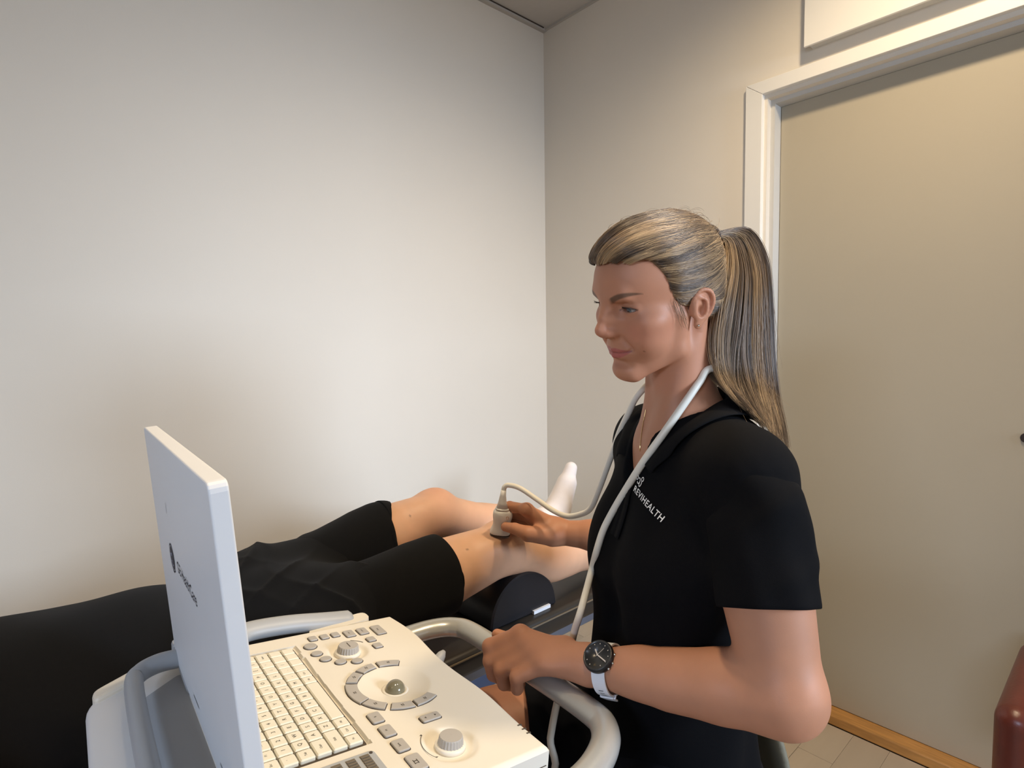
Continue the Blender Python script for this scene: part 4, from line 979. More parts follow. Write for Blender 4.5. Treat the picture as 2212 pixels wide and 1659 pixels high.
    for A in (Lp*0.55+Mp*0.45, Mp, Rp*0.6+Mp*0.4): core.chain([A[i]+CF*0.004 for i in idx], [float(np.interp(i/39, [0, 0.1, 0.4, 0.75, 1], [0.003, 0.009, 0.018, 0.013, 0.001])) for i in idx], 0.008)
    lo, hi = np.vstack([Lp, Rp]).min(0)-0.03, np.vstack([Lp, Rp]).max(0)+0.03
    V, F = core.mesh(lo, hi, 0.003); attach(link('ponytail_core', np_mesh(relax(V, F, 2), F), hc), parent)
    # lashes
    for s in (-1, 1):
        ls = []
        for t in np.linspace(-1.0, 1.0, 44):
            x = t*1.36; h = 0.41*(math.sqrt(max(0, 1-(x/1.42)**2))*0.55+(1-(x/1.42)**2)*0.45); zc = -0.08+0.05*x
            b0 = EYE[s]+np.array([s*x, math.sqrt(max(0.05, 1.36**2-x*x*0.9)), zc+h]); d = np.array([s*(0.25+0.35*t), 0.85, -0.12+0.1*rng.normal()])
            ln = 0.62+0.3*max(0, t)
            ls.append(np.array([hw(b0+d*ln*u+np.array([0, 0, 0.32*u*u])) for u in np.linspace(0, 1, 5)]))
        curves_obj('eyelashes', ls, 0.00022, 0.00006, mat('lash', srgb(34, 25, 22), rough=0.6), parent)
# ------------------------------------------------------------------ the woman: body, limbs, hands, clothes
TR = nrm((0.50, 0.866, 0)); TF = nrm((-0.866, 0.50, 0)); TZ = np.array([0, 0, 1.0])       # her right, her front, up
MS = np.array([0.790, 0.465, 1.085])                                                          # between the shoulder joints
def tb(r, f, z): return MS+TR*r+TF*f+TZ*z
TM = np.array([TR, TF, TZ]).T
L_SH, L_EL, L_WR = P(1610, 1030, .725), P(1692, 1497, .662), P(1286, 1440, .800)
R_SH, R_EL, R_WR = tb(.150, 0, -.012), P(1432, 1168, 1.20), P(1206, 1150, 1.25)
def torso_prims(S, g=0.0, k=0.05):
    S.ell(tb(0, -0.005, -.10), (.150+g, .100+g, .155+g), k, rot=TM)
    S.cap(tb(-.115, -.005, -.022), tb(.115, -.005, -.022), .044+g, .044+g, k)
    S.ell(tb(0, .015, -.30), (.125+g, .090+g, .15+g), k, rot=TM)
    S.ell(tb(0, .035, -.47), (.150+g, .100+g, .13+g), k, rot=TM)
    for s in (-1, 1): S.ell(tb(s*.072, .070, -.165), (.062+g, .052+g, .064+g), k*0.9, rot=TM)
def arm(S, sh, el, wr, k=0.015):
    sh, el, wr = map(np.asarray, (sh, el, wr)); u = wr-el
    S.chain([sh, sh*.55+el*.45, el], [.054, .055, .043], .03)
    S.chain([el, el+u*.28, el+u*.68, wr], [.042, .0390, .0315, .0255], .02)
    S.cap(el+np.array([0, 0, -.004]), el+u*.55+np.array([0, 0, -.005]), .038, .033, .02)
def hand_left(S):
    W = L_WR
    mcp = [P(1124, 1372, .868), P(1142, 1394, .853), P(1160, 1414, .836), P(1180, 1434, .818)]
    pip = [P(1058, 1396, .874), P(1060, 1428, .866), P(1083, 1448, .847), P(1116, 1463, .822)]
    dip = [P(1060, 1424, .890), P(1066, 1456, .880), P(1089, 1476, .860), P(1117, 1487, .833)]
    tip = [P(1082, 1442, .900), P(1086, 1468, .890), P(1108, 1480, .874), P(1124, 1478, .852)]
    for i in range(4): S.cap(W+(mcp[1]-W)*.12, mcp[i], .018, .0128, .018)
    S.ell((W+mcp[1]+mcp[2])/3+np.array([0, 0, -.002]), (.030, .034, .013), .012)
    for i in range(4):
        r = (.0116, .0118, .0114, .0102)[i]
        S.cap(mcp[i], pip[i], r+.0016, r, .009); S.cap(pip[i], dip[i], r, r*.9, .003); S.cap(dip[i], tip[i], r*.9, r*.78, .002)
        S.sph(mcp[i]+np.array([0, 0, .0035]), .0092, .010)
    th = [P(1222, 1402, .845), P(1165, 1398, .884), P(1112, 1386, .898), P(1074, 1371, .905)]
    S.chain(th, [.018, .0135, .0108, .0088], .014)
def hand_right(S):
    W = R_WR
    mcp = [P(1138, 1101, 1.243), P(1145, 1116, 1.262), P(1152, 1131, 1.278), P(1160, 1146, 1.288)]
    pip = [P(1101, 1093, 1.272), P(1101, 1108, 1.298), P(1104, 1124, 1.308), P(1110, 1140, 1.310)]
    tip = [P(1078, 1104, 1.286), P(1078, 1119, 1.290), P(1081, 1133, 1.292), P(1088, 1146, 1.294)]
    for i in range(4): S.cap(W+(mcp[1]-W)*.08, mcp[i], .021, .0128, .018)
    for i in range(4):
        r = (.0108, .0110, .0106, .0094)[i]
        S.cap(mcp[i], pip[i], r+.0014, r, .006); S.cap(pip[i], tip[i], r, r*.78, .003)
    S.sph(mcp[0], .0128, .01)
    th = [P(1190, 1158, 1.228), P(1140, 1153, 1.215), P(1112, 1142, 1.232), P(1092, 1138, 1.250)]
    S.chain(th, [.021, .0162, .0120, .0102], .016)
HIP = {-1: tb(-.075, .04, -.50), 1: tb(.075, .04, -.50)}
KNEE = {-1: np.array([.345, .335, .600]), 1: np.array([.455, .800, .590])}
FOOT = {-1: np.array([.40, .32, .07]), 1: np.array([.56, .80, .07])}
def woman_sdf():
    S = head_sdf(SDF())
    S.cap(hw((0, -3.2, -2)), P(1484, 925, .875), .046, .049, .012)
    S.cap(P(1484, 925, .875), tb(0, -.01, -.02), .050, .06, .03)
    S.cap(hw((-5.6, -3.6, -1.5)), tb(-.018, .062, .012), .004, .008, .024); S.cap(hw((5.6, -3.6, -1.5)), tb(.018, .062, .012), .004, .008, .024)   # neck muscles
    S.cap(tb(-.02, .058, .004), tb(-.13, .02, .02), .011, .012, .025); S.cap(tb(.02, .058, .004), tb(.13, .02, .02), .011, .012, .025)            # collar bones
    torso_prims(S)
    arm(S, L_SH, L_EL, L_WR); arm(S, R_SH, R_EL, R_WR)
    u = nrm(np.cross(L_WR-L_EL, TZ)); S.ell(L_EL*.25+L_WR*.75, (.020, .020, .020), .03)
    hand_left(S); hand_right(S)
    for s in (-1, 1):
        kn = KNEE[s]; S.chain([HIP[s], HIP[s]*.4+kn*.6, kn], [.088, .074, .056], .05)
        S.chain([kn, kn*.65+FOOT[s]*.35, FOOT[s]], [.054, .052, .036], .03)
        fd = nrm(np.array([-1, .15*s, 0])); S.chain([FOOT[s]+np.array([.02, 0, -.03]), FOOT[s]+fd*.15+np.array([0, 0, -.04])], [.034, .028], .03)
    return S
SKIN_W = srgb(188, 131, 101)
def build_woman():
    root = tag(empty('person', (.66, .47, 0)), 'woman in a black polo shirt with a ponytail, holding the probe and the machine handle', 'person')
    S = woman_sdf()
    parts = []
    c = hw((0, 0, 1)); lo = np.array([.57, .36, 1.04]); hi = np.array([.88, .62, 1.45])
    parts.append(S.mesh(lo, hi, 0.0013))
    parts.append(S.mesh((.44, .15, .69), (.78, .72, .97), 0.0018))                        # near forearm and hand
    parts.append(S.mesh((.68, .72, .74), (1.06, 1.06, .96), 0.0018))                      # far hand
    parts.append(S.mesh((.18, .10, -.02), (1.15, 1.06, 1.16), 0.0045, inset=0.0010))
    V, F = cat_mesh(parts); me = np_mesh(V, F)
    hm = (V[:, 2] > 1.08); col = np.tile(np.array(SKIN_W), (len(V), 1)); col[hm] = head_paint(V[hm], SKIN_W)
    kn = np.zeros(len(V))
    paint(me, 'skin', col)
    body = attach(link('body', me, mat('skin_woman', (1, 1, 1), rough=0.52, spec=0.36, attr='skin', noise=0.07, nscale=38, bump=0.12, bscale=900, sss=0.12, bdist=0.0006)), root)
    eyeballs(root)
    build_hair(root)
    # ---- polo shirt
    cloth = mat('polo_black', srgb(11, 11, 13), rough=0.9, spec=0.10, noise=0.15, nscale=25, bump=0.25, bscale=1400, bdist=0.0006)
    G = SDF(); torso_prims(G, .014, .06)
    G.cap(P(1484, 925, .875)+np.array([0, 0, -.03]), tb(0, -.01, -.02), .058, .070, .04)
    for sd in (-1, 1): G.cap(tb(sd*.065, .068, -.20), tb(sd*.075, .060, -.46), .052, .070, .06)          # loose front hanging from the bust
    for sh, el in ((L_SH, L_EL), (R_SH, R_EL)): G.cap(sh, sh+(el-sh)*.44, .0575, .0560, .045)
    def folds(q):
        w = q-MS; r, f, z = w @ TR, w @ TF, w[:, 2]; env = np.clip((.02-z)/.1, 0, 1)
        a = .0028*np.sin(34*z+16*r+5*np.sin(11*f))*np.sin(9*r-6*z)+.0022*np.sin(60*f+22*z+4*np.sin(19*r))*np.clip((-.12-z)/.1, 0, 1)
        sl = q-L_SH; ax = nrm(L_EL-L_SH); t = sl @ ax; near = np.exp(-((t-.10)/.07)**2)*np.clip(1-np.linalg.norm(sl-t[:, None]*ax, axis=1)/.10, 0, 1)
        return a*env+.004*near*np.sin(70*t+9*np.sin(30*(q @ TF)))
    G.fun(MS+np.array([0, 0, -.3]), .7, folds, .001, 'a')
    G.fun(tb(0, 0, -.62), .3, lambda q: (q-tb(0, 0, -.50)) @ np.array([0, 0, -1.0]), .002, 'i')
    # neck opening and front slit
    G.cap(P(1484, 925, .875)+np.array([0, 0, .08]), P(1484, 925, .875)+np.array([0, 0, -.035]), .058, .053, .006, 's')
    G.chain([tb(0, .05, .03), tb(0, .105, -.035), tb(-.004, .135, -.105)], [.034, .022, .004], .006, 's')
    V, F = G.mesh((.42, .16, .50), (1.12, .86, 1.24), 0.0032); V = relax(V, F, 1)
    shirt_me = np_mesh(V, F); shirt = attach(link('polo_shirt', shirt_me, cloth), root)
    bvh = BVHTree.FromPolygons([tuple(v) for v in V], [tuple(f) for f in F])
    # sleeves: lofted cloth tubes with an open hem
    def sleeve(cen, ra, rb, up, nm='sleeve'):
        path = catmull(cen, 22); n = len(path); t, nn, bb = frames(path, up); seg = 40; V = []; F = []
        A = np.interp(np.linspace(0, 1, n), np.linspace(0, 1, len(ra)), ra); Bq = np.interp(np.linspace(0, 1, n), np.linspace(0, 1, len(rb)), rb)
        for i in range(n):
            u = i/(n-1)
            for j in range(seg):
                g = 2*math.pi*j/seg
                fold = .0030*math.sin(3*g+9*u)*math.sin(math.pi*min(1, u*1.15))+.0062*max(0, math.sin(2*g-17*u+.6))**2*u*(1-u)*3.2*max(0, math.sin(g+.5))+.0018*math.sin(7*g+5*u)*u
                V.append(path[i]+nn[i]*math.cos(g)*(A[i]+fold)+bb[i]*math.sin(g)*(Bq[i]+fold))
        for i in range(n-1):
            for j in range(seg): F.append((i*seg+j, i*seg+(j+1) % seg, (i+1)*seg+(j+1) % seg, (i+1)*seg+j))
        o = attach(link(nm, me_from(V, F), cloth, smooth=True), root); m = o.modifiers.new('t', 'SOLIDIFY'); m.thickness = .0024; m.offset = -1
        m2 = o.modifiers.new('s', 'SUBSURF'); m2.levels = m2.render_levels = 1; return o
    hemL = P(1656, 1312, .675)
    sleeve([L_SH*.82+tb(-.10, -.005, -.02)*.18, L_SH+np.array([0, 0, -.012]), P(1634, 1120, .708), P(1645, 1220, .690), hemL], [.048, .057, .060, .058, .058], [.048, .058, .0615, .059, .058], CR)
    hemR = R_SH+(R_EL-R_SH)*.55
    sleeve([R_SH*.75+tb(.10, -.005, -.02)*.25, R_SH, R_SH*.7+R_EL*.3, hemR], [.046, .056, .057, .056], [.046, .056, .057, .056], CR)
    # collar: stands round the neck and folds down on to the shirt
    def collar(side):
        n = 26; rows = []
        inner = catmull([tb(0, -.058, .084), tb(side*.045, -.042, .080), tb(side*.060, .004, .062), tb(side*.050, .05, .026), tb(side*.040, .078, -.006), tb(side*.030, .094, -.032)], n)
        outer = catmull([tb(0, -.098, .042), tb(side*.064, -.078, .042), tb(side*.098, -.005, .030), tb(side*.090, .045, .006), tb(side*.076, .070, -.010), tb(side*.060, .088, -.030)], n)
        top = inner+np.array([0, 0, .010])+(outer-inner)*.10
        rows = [inner-np.array([0, 0, .02]), inner, top, top*.66+outer*.34+np.array([0, 0, .006]), top*.3+outer*.7+np.array([0, 0, .004]), outer]
        V = []; F = []
        for ri, row in enumerate(rows):
            for i, p in enumerate(row):
                if ri >= 3:
                    loc, nor, _, _ = bvh.find_nearest(Vector(p)); h = (.013, .009, .0055)[ri-3]
                    if nor.dot(Vector(p)-loc) < h*1.0 or ri == 5: 
                        lift = h+.002*math.sin(i*.9)*(ri == 5)
                        q = np.array(loc)+np.array(nor)*lift; p = q if ri > 3 else p*.5+q*.5
                V.append(p)
        for r in range(len(rows)-1):
            for i in range(n-1): F.append((r*n+i, r*n+i+1, (r+1)*n+i+1, (r+1)*n+i))
        o = attach(link('collar', me_from(V, F), mat('polo_collar', srgb(14, 14, 16), rough=0.9, spec=0.12, bump=0.3, bscale=1600, bdist=0.0006), smooth=True), root)
        m = o.modifiers.new('t', 'SOLIDIFY'); m.thickness = .0026; m.offset = 0
        m2 = o.modifiers.new('s', 'SUBSURF'); m2.levels = m2.render_levels = 1
    collar(-1); collar(1)
    # placket strips either side of the slit
    for side in (-1, 1):
        pv = catmull([tb(side*.008, .112, -.055), tb(side*.008, .13, -.075), tb(side*.007, .145, -.10), tb(side*.007, .15, -.125)], 10); V = []
        for i, p in enumerate(pv):
            for k in (-.0065, .0065):
                q = p+TR*k; loc, nor, _, _ = bvh.find_nearest(Vector(q)); V.append(np.array(loc)+np.array(nor)*(.0035 if side < 0 else .0022))
        o = attach(link('placket', me_from(V, [(2*i, 2*i+1, 2*i+3, 2*i+2) for i in range(9)]), mat('polo_collar', (0, 0, 0)), smooth=True), root)
        o.modifiers.new('t', 'SOLIDIFY').thickness = .002
    # ---- shorts
    mat('shorts_black', srgb(11, 12, 17), rough=0.9, spec=0.15, bump=0.2, bscale=900)
    K = SDF()
    K.ell(tb(0, .035, -.49), (.164, .112, .12), .05, rot=TM)
    for s in (-1, 1):
        kn = KNEE[s]; he = HIP[s]+(kn-HIP[s])*(.62 if s < 0 else .50); ax = nrm(kn-HIP[s])
        K.cap(HIP[s], HIP[s]*.45+he*.55, .098, .084, .05)
        o = sleeve([HIP[s]*.62+he*.38, HIP[s]*.3+he*.7, he], [.090, .0905, .0875], [.090, .0905, .0875], TZ, 'shorts_leg'); o.data.materials[0] = MATS['shorts_black']
    V, F = K.mesh((.35, .15, .36), (1.12, .90, .74), 0.0045); attach(link('shorts', np_mesh(relax(V, F, 1), F), mat('shorts_black', srgb(11, 12, 17), rough=0.85, spec=0.25, bump=0.2, bscale=900)), root)
    # shoes
    for s in (-1, 1):
        fd = nrm(np.array([-1, .15*s, 0])); f0 = FOOT[s]; Q = SDF()
        Q.chain([f0+np.array([.03, 0, -.03]), f0+fd*.07+np.array([0, 0, -.028]), f0+fd*.17+np.array([0, 0, -.036])], [.041, .041, .032], .03)
        Q.box(f0+fd*.07+np.array([0, 0, -.085]), (.3, .3, .025), 0, .006, 's')
        V, F = Q.mesh(f0-.25, f0+.25, .006); attach(link('shoe', np_mesh(relax(V, F, 2), F), mat('shoe', srgb(200, 198, 194), rough=0.7)), root)
    # ---- logo on the chest: letters laid on the shirt surface
    white = mat('print_white', srgb(236, 234, 230), rough=0.6)
    org, exx = P(1368, 1046, .86), None
    def stick(px, py):
        d = P(px, py, 1.0)-CAM; loc, nor, _, _ = bvh.ray_cast(Vector(CAM), Vector(nrm(d))); return loc, nor
    A, _ = stick(1402, 1084); B, _ = stick(1438, 1120)
    if A is not None and B is not None:
        A, B = np.array(A), np.array(B); A = B+(A-B)*2.06; ex = nrm(B-A); L = np.linalg.norm(B-A)
        _, nm = stick(1400, 1082); nm = np.array(nm); nm = nrm(nm-ex*(nm @ ex)); ey = np.cross(nm, ex)
        if ey[2] < 0: ey = -ey
        def lay(me, sc, off):
            for v in me.vertices:
                p = A+ex*(v.co.x*sc+off[0])+ey*(v.co.y*sc+off[1])
                loc, nor, _, _ = bvh.ray_cast(Vector(p+nm*.06), Vector(-nm))
                v.co = Vector(p) if loc is None else Vector(p+nm*(.003+max(-.012, min(.012, float((np.array(loc)-p) @ nm)))))
            return me
        for tm in letters('REVIHEALTH', 1.12, 0.012):
            bm = bmesh.new(); bm.from_mesh(tm); bmesh.ops.triangulate(bm, faces=bm.faces); bmesh.ops.subdivide_edges(bm, edges=[e for e in bm.edges if e.calc_length() > .02], cuts=1); bm.to_mesh(tm); bm.free()
            attach(link('letter', lay(tm, L, (0, -.003)), white), root)
        # emblem above the word: two small loops
        lp = []
        def ring(cx, cy, rx, ry, w, n=26, a0=0.0, a1=2*math.pi):
            V = []; F = []
            for i in range(n+1):
                t = a0+(a1-a0)*i/n
                for q in (-w, w): V.append((cx+(rx+q)*math.cos(t), cy+(ry+q)*math.sin(t), 0))
            for i in range(n): F.append((2*i, 2*i+1, 2*i+3, 2*i+2))
            return me_from(V, F)
        e = join_me([ring(.0165, .0190, .0024, .0030, .0006), ring(.0095, .0128, .0030, .0042, .0007, a0=-2.6, a1=2.2), ring(.0150, .0115, .0024, .0048, .0007, a0=-3.2, a1=0.9), ring(.0035, .0150, .0028, .0030, .0006)])
        attach(link('emblem', lay(e, 1.0, (-.005, -.001)), white), root)
    # earring and thin necklace
    attach(link('earring', lathe_me([(0, .0012), (.0014, .001), (.0019, 0), (.0012, -.0012)], 14, hw((-7.75, -0.25, -2.35)), HR[:, 1], HR[:, 2], -HR[:, 0]), mat('silver', srgb(225, 222, 215), rough=0.15, metal=1.0), smooth=True), root)
    bb = BVHTree.FromPolygons([tuple(v) for v in parts[0][0]], [tuple(f) for f in parts[0][1]])
    nk = []
    for (px, py) in ((1396, 885), (1391, 910), (1387, 935), (1384, 962), (1383, 975)):
        d = nrm(P(px, py, 1.0)-CAM); loc, nor, _, _ = bb.ray_cast(Vector(CAM), Vector(d))
        if loc is not None: nk.append(np.array(loc)+np.array(nor)*.0008)
    if len(nk) > 2: attach(link('necklace', tube_me(catmull(nk, 14), .0006, 6), mat('gold', srgb(200, 165, 110), rough=0.25, metal=1.0)), root)
    return root, bvh
# ------------------------------------------------------------------ woman, probe with cable, watch, stool, leather chair
woman, shirt_bvh = build_woman()
pr_ax = nrm(P(1087, 1062, 1.256)-P(1078, 1156, 1.278)); pr_side = nrm(CR-pr_ax*(CR @ pr_ax)); pr_dep = np.cross(pr_ax, pr_side)
probe = tag(empty('ultrasound_probe', tuple(P(1078, 1157, 1.278))), 'white hand-held ultrasound probe with long cable, pressed on the patient\'s knee', 'ultrasound probe')
wp = mat('probe_white', srgb(232, 228, 220), rough=0.4, noise=0.015, nscale=40)
def loft(secs, seg=28):
    V = []; F = []
    for p, ra, rb in secs:
        for j in range(seg):
            t = 2*math.pi*j/seg; c, s = math.cos(t), math.sin(t); e = .75
            V.append(np.array(p)+pr_side*ra*math.copysign(abs(c)**e, c)+pr_dep*rb*math.copysign(abs(s)**e, s))
    n = len(secs)
    for i in range(n-1):
        for j in range(seg): F.append((i*seg+j, i*seg+(j+1) % seg, (i+1)*seg+(j+1) % seg, (i+1)*seg+j))
    F.append(tuple(range(seg-1, -1, -1))); F.append(tuple((n-1)*seg+j for j in range(seg))); return me_from(V, F)
def pp(px, py, d): return P(px, py, d)
body_s = [(pp(1080, 1155, 1.277), .0225, .011), (pp(1080, 1149, 1.276), .0235, .0125), (pp(1081, 1142, 1.275), .0215, .0125), (pp(1083, 1132, 1.272), .0180, .0125), (pp(1085, 1122, 1.270), .0205, .0150), (pp(1086, 1112, 1.268), .0228, .0165), (pp(1086, 1104, 1.266), .0205, .0155), (pp(1085.5, 1099, 1.265), .0150, .0125)]
o = attach(link('probe_body', loft(body_s), wp), probe); auto_smooth(o, 50); o.modifiers.new('s', 'SUBSURF').render_levels = 2; o.modifiers['s'].levels = 1
attach(link('probe_lens', loft([(pp(1079.5, 1159, 1.279), .0205, .0085), (pp(1080, 1154.5, 1.277), .0226, .0108)]), mat('probe_lens', srgb(92, 80, 72), rough=0.5)), probe)
attach(link('probe_ring', loft([(pp(1085.5, 1100, 1.265), .0152, .0128), (pp(1085.3, 1097.5, 1.2645), .0155, .0130), (pp(1085.2, 1096, 1.264), .0140, .0120)]), wp, smooth=True), probe)
attach(link('strain_relief', loft([(pp(1085.2, 1097, 1.264), .0135, .0115), (pp(1085.5, 1085, 1.261), .0095, .0090), (pp(1086.5, 1070, 1.258), .0068, .0068), (pp(1088, 1058, 1.2555), .0058, .0058)]), wp, smooth=True), probe)
mk = pp(1096, 1119.5, 1.2505); attach(link('orientation_mark', tube_me([mk+pr_side*.0026*math.cos(t)+pr_ax*.0036*math.sin(t) for t in np.linspace(0, 2*math.pi, 18)], .0005, 6, caps=False), mat('mark_tan', srgb(186, 140, 104), rough=0.6)), probe)
def over_shirt(px, py, gap, fallback):
    d = nrm(P(px, py, 1.0)-CAM); loc, nor, _, dist = shirt_bvh.ray_cast(Vector(CAM), Vector(d))
    return P(px, py, fallback) if loc is None else np.array(loc)-d*gap
nc = P(1484, 925, .875)
path = [pp(1088, 1060, 1.256), pp(1090, 1052, 1.255), pp(1099, 1048, 1.252), pp(1124, 1055, 1.24), pp(1160, 1079, 1.22), pp(1195, 1103, 1.19), pp(1225, 1115, 1.16), pp(1254, 1111, 1.13), pp(1276, 1098, 1.10), pp(1293, 1060, 1.075), pp(1310, 1014, 1.045), pp(1326, 970, 1.015), pp(1340, 930, .99), pp(1358, 892, .965), pp(1379, 852, .945),
        nc+TR*.062+TF*.012+TZ*.078, nc+TR*.048-TF*.045+TZ*.086, nc-TF*.066+TZ*.090, nc-TR*.045-TF*.050+TZ*.088, pp(1533, 797, .822)]
for px, py, fb in ((1512, 824, .818), (1488, 858, .812), (1438, 930, .81), (1391, 996, .81)): path.append(over_shirt(px, py, .010, fb) if py > 870 else P(px, py, fb))
base_d = [np.linalg.norm(p-CAM) for p in path]
for px, py in ((1346, 1067), (1322, 1108), (1303, 1146), (1289, 1190), (1278, 1232)): path.append(over_shirt(px, py, .008, .86))
path += [P(1256, 1315, .862), P(1240, 1367, .868), P(1224, 1440, .872), P(1203, 1520, .872), P(1189, 1594, .868), P(1178, 1680, .855), mh(.30, .02, .56), mh(.28, -.06, .50), mh(.24, -.12, .60), mh(.22, -.15, .70)]
cable_o = attach(link('cable', tube_me(catmull(path, 260), .0055, 14), mat('cable_cream', srgb(228, 222, 208), rough=0.45), smooth=True), probe)
# ---- wrist watch
wax = nrm(L_EL-L_WR); wc0 = L_WR+wax*.020; tocam = nrm(CAM-wc0)
wn = .78*tocam+.45*TZ; wn = nrm(wn-wax*(wn @ wax)); ws = np.cross(wn, wax)
if ws @ CU < 0: ws = -ws
wx = np.cross(ws, wn)
watch = tag(empty('wrist_watch', tuple(wc0)), 'round black sports watch with white strap on the woman\'s wrist', 'watch')
wc = wc0+wn*.0285
wb = mat('watch_black', srgb(22, 22, 24), rough=0.35)
attach(link('case', lathe_me([(.0001, -.004), (.019, -.004), (.0215, 0), (.0222, .004), (.0215, .0075), (.0205, .0086), (.0185, .0088), (.0183, .0080), (.0001, .0080)], 48, wc, wx, ws, wn), wb, smooth=True), watch)
attach(link('bezel', lathe_me([(.0184, .0080), (.0186, .0091), (.0205, .0092), (.0210, .0084)], 48, wc, wx, ws, wn), mat('bezel_grey', srgb(70, 70, 70), rough=0.3, metal=0.5), smooth=True), watch)
attach(link('dial', lathe_me([(.0182, .0081), (.0182, .00815), (.0001, .00815)], 40, wc, wx, ws, wn), mat('dial_dark', srgb(46, 42, 34), rough=0.3)), watch)
hand_m = mat('watch_hand', srgb(206, 196, 184), rough=0.4)
def wbar(ang, r0, r1, w, h, nm, m=None):
    t = math.radians(ang); d = wx*math.sin(t)+ws*math.cos(t); e = np.cross(d, wn); q = []
    for r, s in ((r0, -w), (r0, w), (r1, w), (r1, -w)): q.append(wc+d*r+e*s+wn*h)
    return attach(link(nm, me_from([*q, *[p+wn*.0003 for p in q]], [(3, 2, 1, 0), (4, 5, 6, 7), (0, 1, 5, 4), (1, 2, 6, 5), (2, 3, 7, 6), (3, 0, 4, 7)]), m or hand_m), watch)
wbar(-35, -.001, .0092, .0008, .0086, 'hour_hand'); wbar(118, -.001, .0158, .0008, .0089, 'minute_hand'); wbar(38, -.003, .0125, .0002, .0091, 'second_hand')
for k in range(12):
    if k not in (6, 9): wbar(k*30, .0150, .0164, .0005, .0083, 'hour_marker')
tm = text_me('EL', 1.0); 
for q in tm.vertices: q.co = Vector(wc+wx*(q.co.x*.0042)+ws*(q.co.y*.0042-.0135)+wn*.0084)
attach(link('dial_text', tm, mat('dial_gold', srgb(190, 164, 110), rough=0.5)), watch)
for a in (105, 75, -80, 128): 
    t = math.radians(a); d = wx*math.sin(t)+ws*math.cos(t); attach(link('side_button', tube_me([wc+d*.0205+wn*.003, wc+d*.0240+wn*.003], .0016, 10), MATS['silver'], smooth=True), watch)
# strap round the wrist
V = []; F = []; n = 64; strap_m = mat('strap_white', srgb(226, 226, 230), rough=0.6)
for i in range(n+1):
    t = 2*math.pi*i/n; ce = wc0-wn*.001; rr = ce+wn*.0300*math.cos(t)+ws*.0315*math.sin(t); oo_ = nrm(wn*math.cos(t)+ws*math.sin(t)); hw_ = .0098
    for s, h in ((-hw_, 0), (hw_, 0), (hw_, .0022), (-hw_, .0022)): V.append(rr+wx*s+oo_*h)
for i in range(n):
    for j in range(4): F.append((i*4+j, i*4+(j+1) % 4, (i+1)*4+(j+1) % 4, (i+1)*4+j))
attach(link('strap', me_from(V, F), strap_m), watch)
def strap_pt(ang, h): t = math.radians(ang); ce = wc0-wn*.001; return ce+wn*(.0300+h)*math.cos(t)+ws*(.0315+h)*math.sin(t), nrm(wn*math.cos(t)+ws*math.sin(t)), nrm(-wn*math.sin(t)+ws*math.cos(t))
for a in (-78, -88, -97, -106):
    p, on, tg = strap_pt(a, .0024); q = [p+wx*s+tg*k for s, k in ((-.0035, -.0006), (.0035, -.0006), (.0035, .0006), (-.0035, .0006))]
    attach(link('strap_slot', me_from(q, [(0, 1, 2, 3)]), mat('slot_dark', srgb(50, 46, 44), rough=0.8)), watch)
lp = []
for a in (-122, -114):
    for s in (-.0118, .0118): lp.append((a, s))
p0, on, tg = strap_pt(-118, .0012)
attach(link('strap_loop', tube_me([p0+wx*s+on*k for s, k in ((-.0112, -.002), (-.0112, .0026), (.0112, .0026), (.0112, -.002))], .0016, 8), strap_m, smooth=True), watch)
pA, oA, tA = strap_pt(-112, .0030); pB = pA-tA*.018+oA*.004
attach(link('strap_end', prism_me(rounded_poly([(-.0095, 0), (.0095, 0), (.0095, .020), (-.0095, .020)], [.001, .001, .007, .007], 4), 0, .002, 0, lambda p: pA+wx*p[0]-tA*p[1]+oA*(p[2]+.12*p[1])), strap_m), watch)
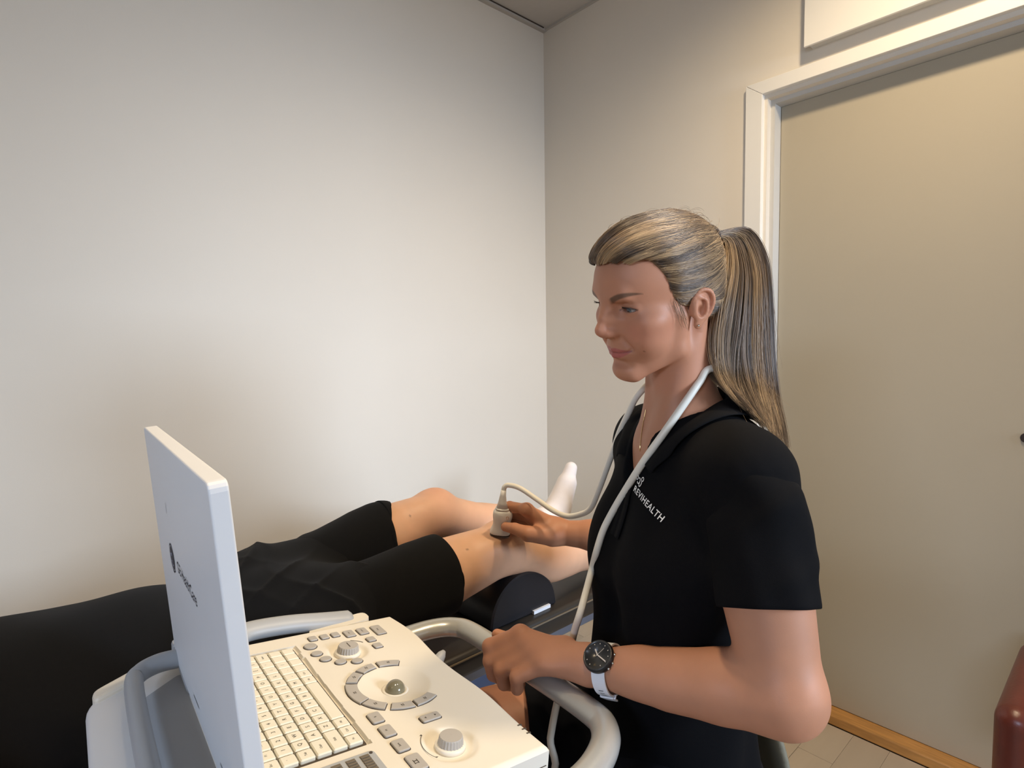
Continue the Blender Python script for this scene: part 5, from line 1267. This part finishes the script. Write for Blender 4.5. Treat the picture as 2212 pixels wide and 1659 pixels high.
# ---- stool with low padded back
st = tag(empty('stool', (.775, .475, 0)), 'grey-green upholstered stool with low backrest under the seated woman', 'stool')
st_m = mat('stool_fabric', srgb(104, 100, 84), rough=0.75, noise=0.06, nscale=60, bump=0.2, bscale=900)
sc_ = np.array([.775, .475]); seat_z = .478
attach(link('seat', lathe_me([(.0001, seat_z-.06), (.165, seat_z-.06), (.185, seat_z-.045), (.19, seat_z-.02), (.18, seat_z-.003), (.15, seat_z), (.0001, seat_z)], 48, (sc_[0], sc_[1], 0)), st_m, smooth=True), st)
bc = tb(.055, -.135, -.555); n_ = 26; V = []; F = []
Q = SDF(); Q.ell(bc, (.125, .022, .135), .01, rot=TM); Vq, Fq = Q.mesh(bc-.16, bc+.16, .004); attach(link('backrest', np_mesh(Vq, Fq), st_m), st)
attach(link('back_stem', tube_me([(sc_[0]+.02, sc_[1]-.02, .41), tuple(tb(.02, -.15, -.69)), tuple(tb(.05, -.148, -.60))], .012, 12, up=(1, 0, 0)), MATS['couch_steel'], smooth=True), st)
attach(link('gas_column', tube_me([(sc_[0], sc_[1], .09), (sc_[0], sc_[1], .42)], .024, 18, up=(1, 0, 0)), MATS['couch_steel'], smooth=True), st)
for k in range(5):
    t = 2*math.pi*k/5+.3; e = np.array([sc_[0]+.26*math.cos(t), sc_[1]+.26*math.sin(t)])
    lg = attach(link('base_leg', tube_me([(sc_[0], sc_[1], .10), (e[0], e[1], .075)], .016, 10), MATS['strut_black'], smooth=True), st)
    attach(link('castor', lathe_me([(.0001, -.012), (.024, -.012), (.026, 0), (.024, .012), (.0001, .012)], 18, (e[0], e[1], .0265), (math.cos(t), math.sin(t), 0), (0, 0, 1), (-math.sin(t), math.cos(t), 0)), MATS['castor_black'], smooth=True), lg)
# ---- brown leather chair at the door
ch = tag(empty('leather_chair', (1.66, .0, 0)), 'brown leather chair standing in front of the door', 'chair')
lea = mat('brown_leather', srgb(88, 36, 24), rough=0.34, noise=0.3, nscale=30, bump=0.25, bscale=160, bdist=0.001)
cx, cy = 1.635, -.085
Q = SDF(); Q.box((cx, cy, .40), (.22, .22, .055), .05, .02); V, F = Q.mesh((cx-.3, cy-.3, .3), (cx+.3, cy+.3, .5), .006); attach(link('seat', np_mesh(V, F), lea), ch)
for nm, c_, h_ in (('armrest', (cx-.02, cy+.225, .425), (.20, .035, .10)), ('armrest', (cx-.02, cy-.225, .425), (.20, .035, .10)), ('backrest', (cx+.185, cy-.03, .56), (.05, .20, .22))):
    Q = SDF(); Q.box(c_, h_, .034, .01); c_, h_ = np.array(c_), np.array(h_); V, F = Q.mesh(c_-h_-.03, c_+h_+.03, .005); attach(link(nm, np_mesh(V, F), lea), ch)
attach(link('column', tube_me([(cx, cy, .05), (cx, cy, .36)], .028, 16, up=(1, 0, 0)), MATS['couch_steel'], smooth=True), ch)
attach(link('base', lathe_me([(.0001, 0), (.24, 0), (.24, .012), (.04, .05), (.0001, .05)], 40, (cx, cy, 0)), MATS['couch_steel'], smooth=True), ch)
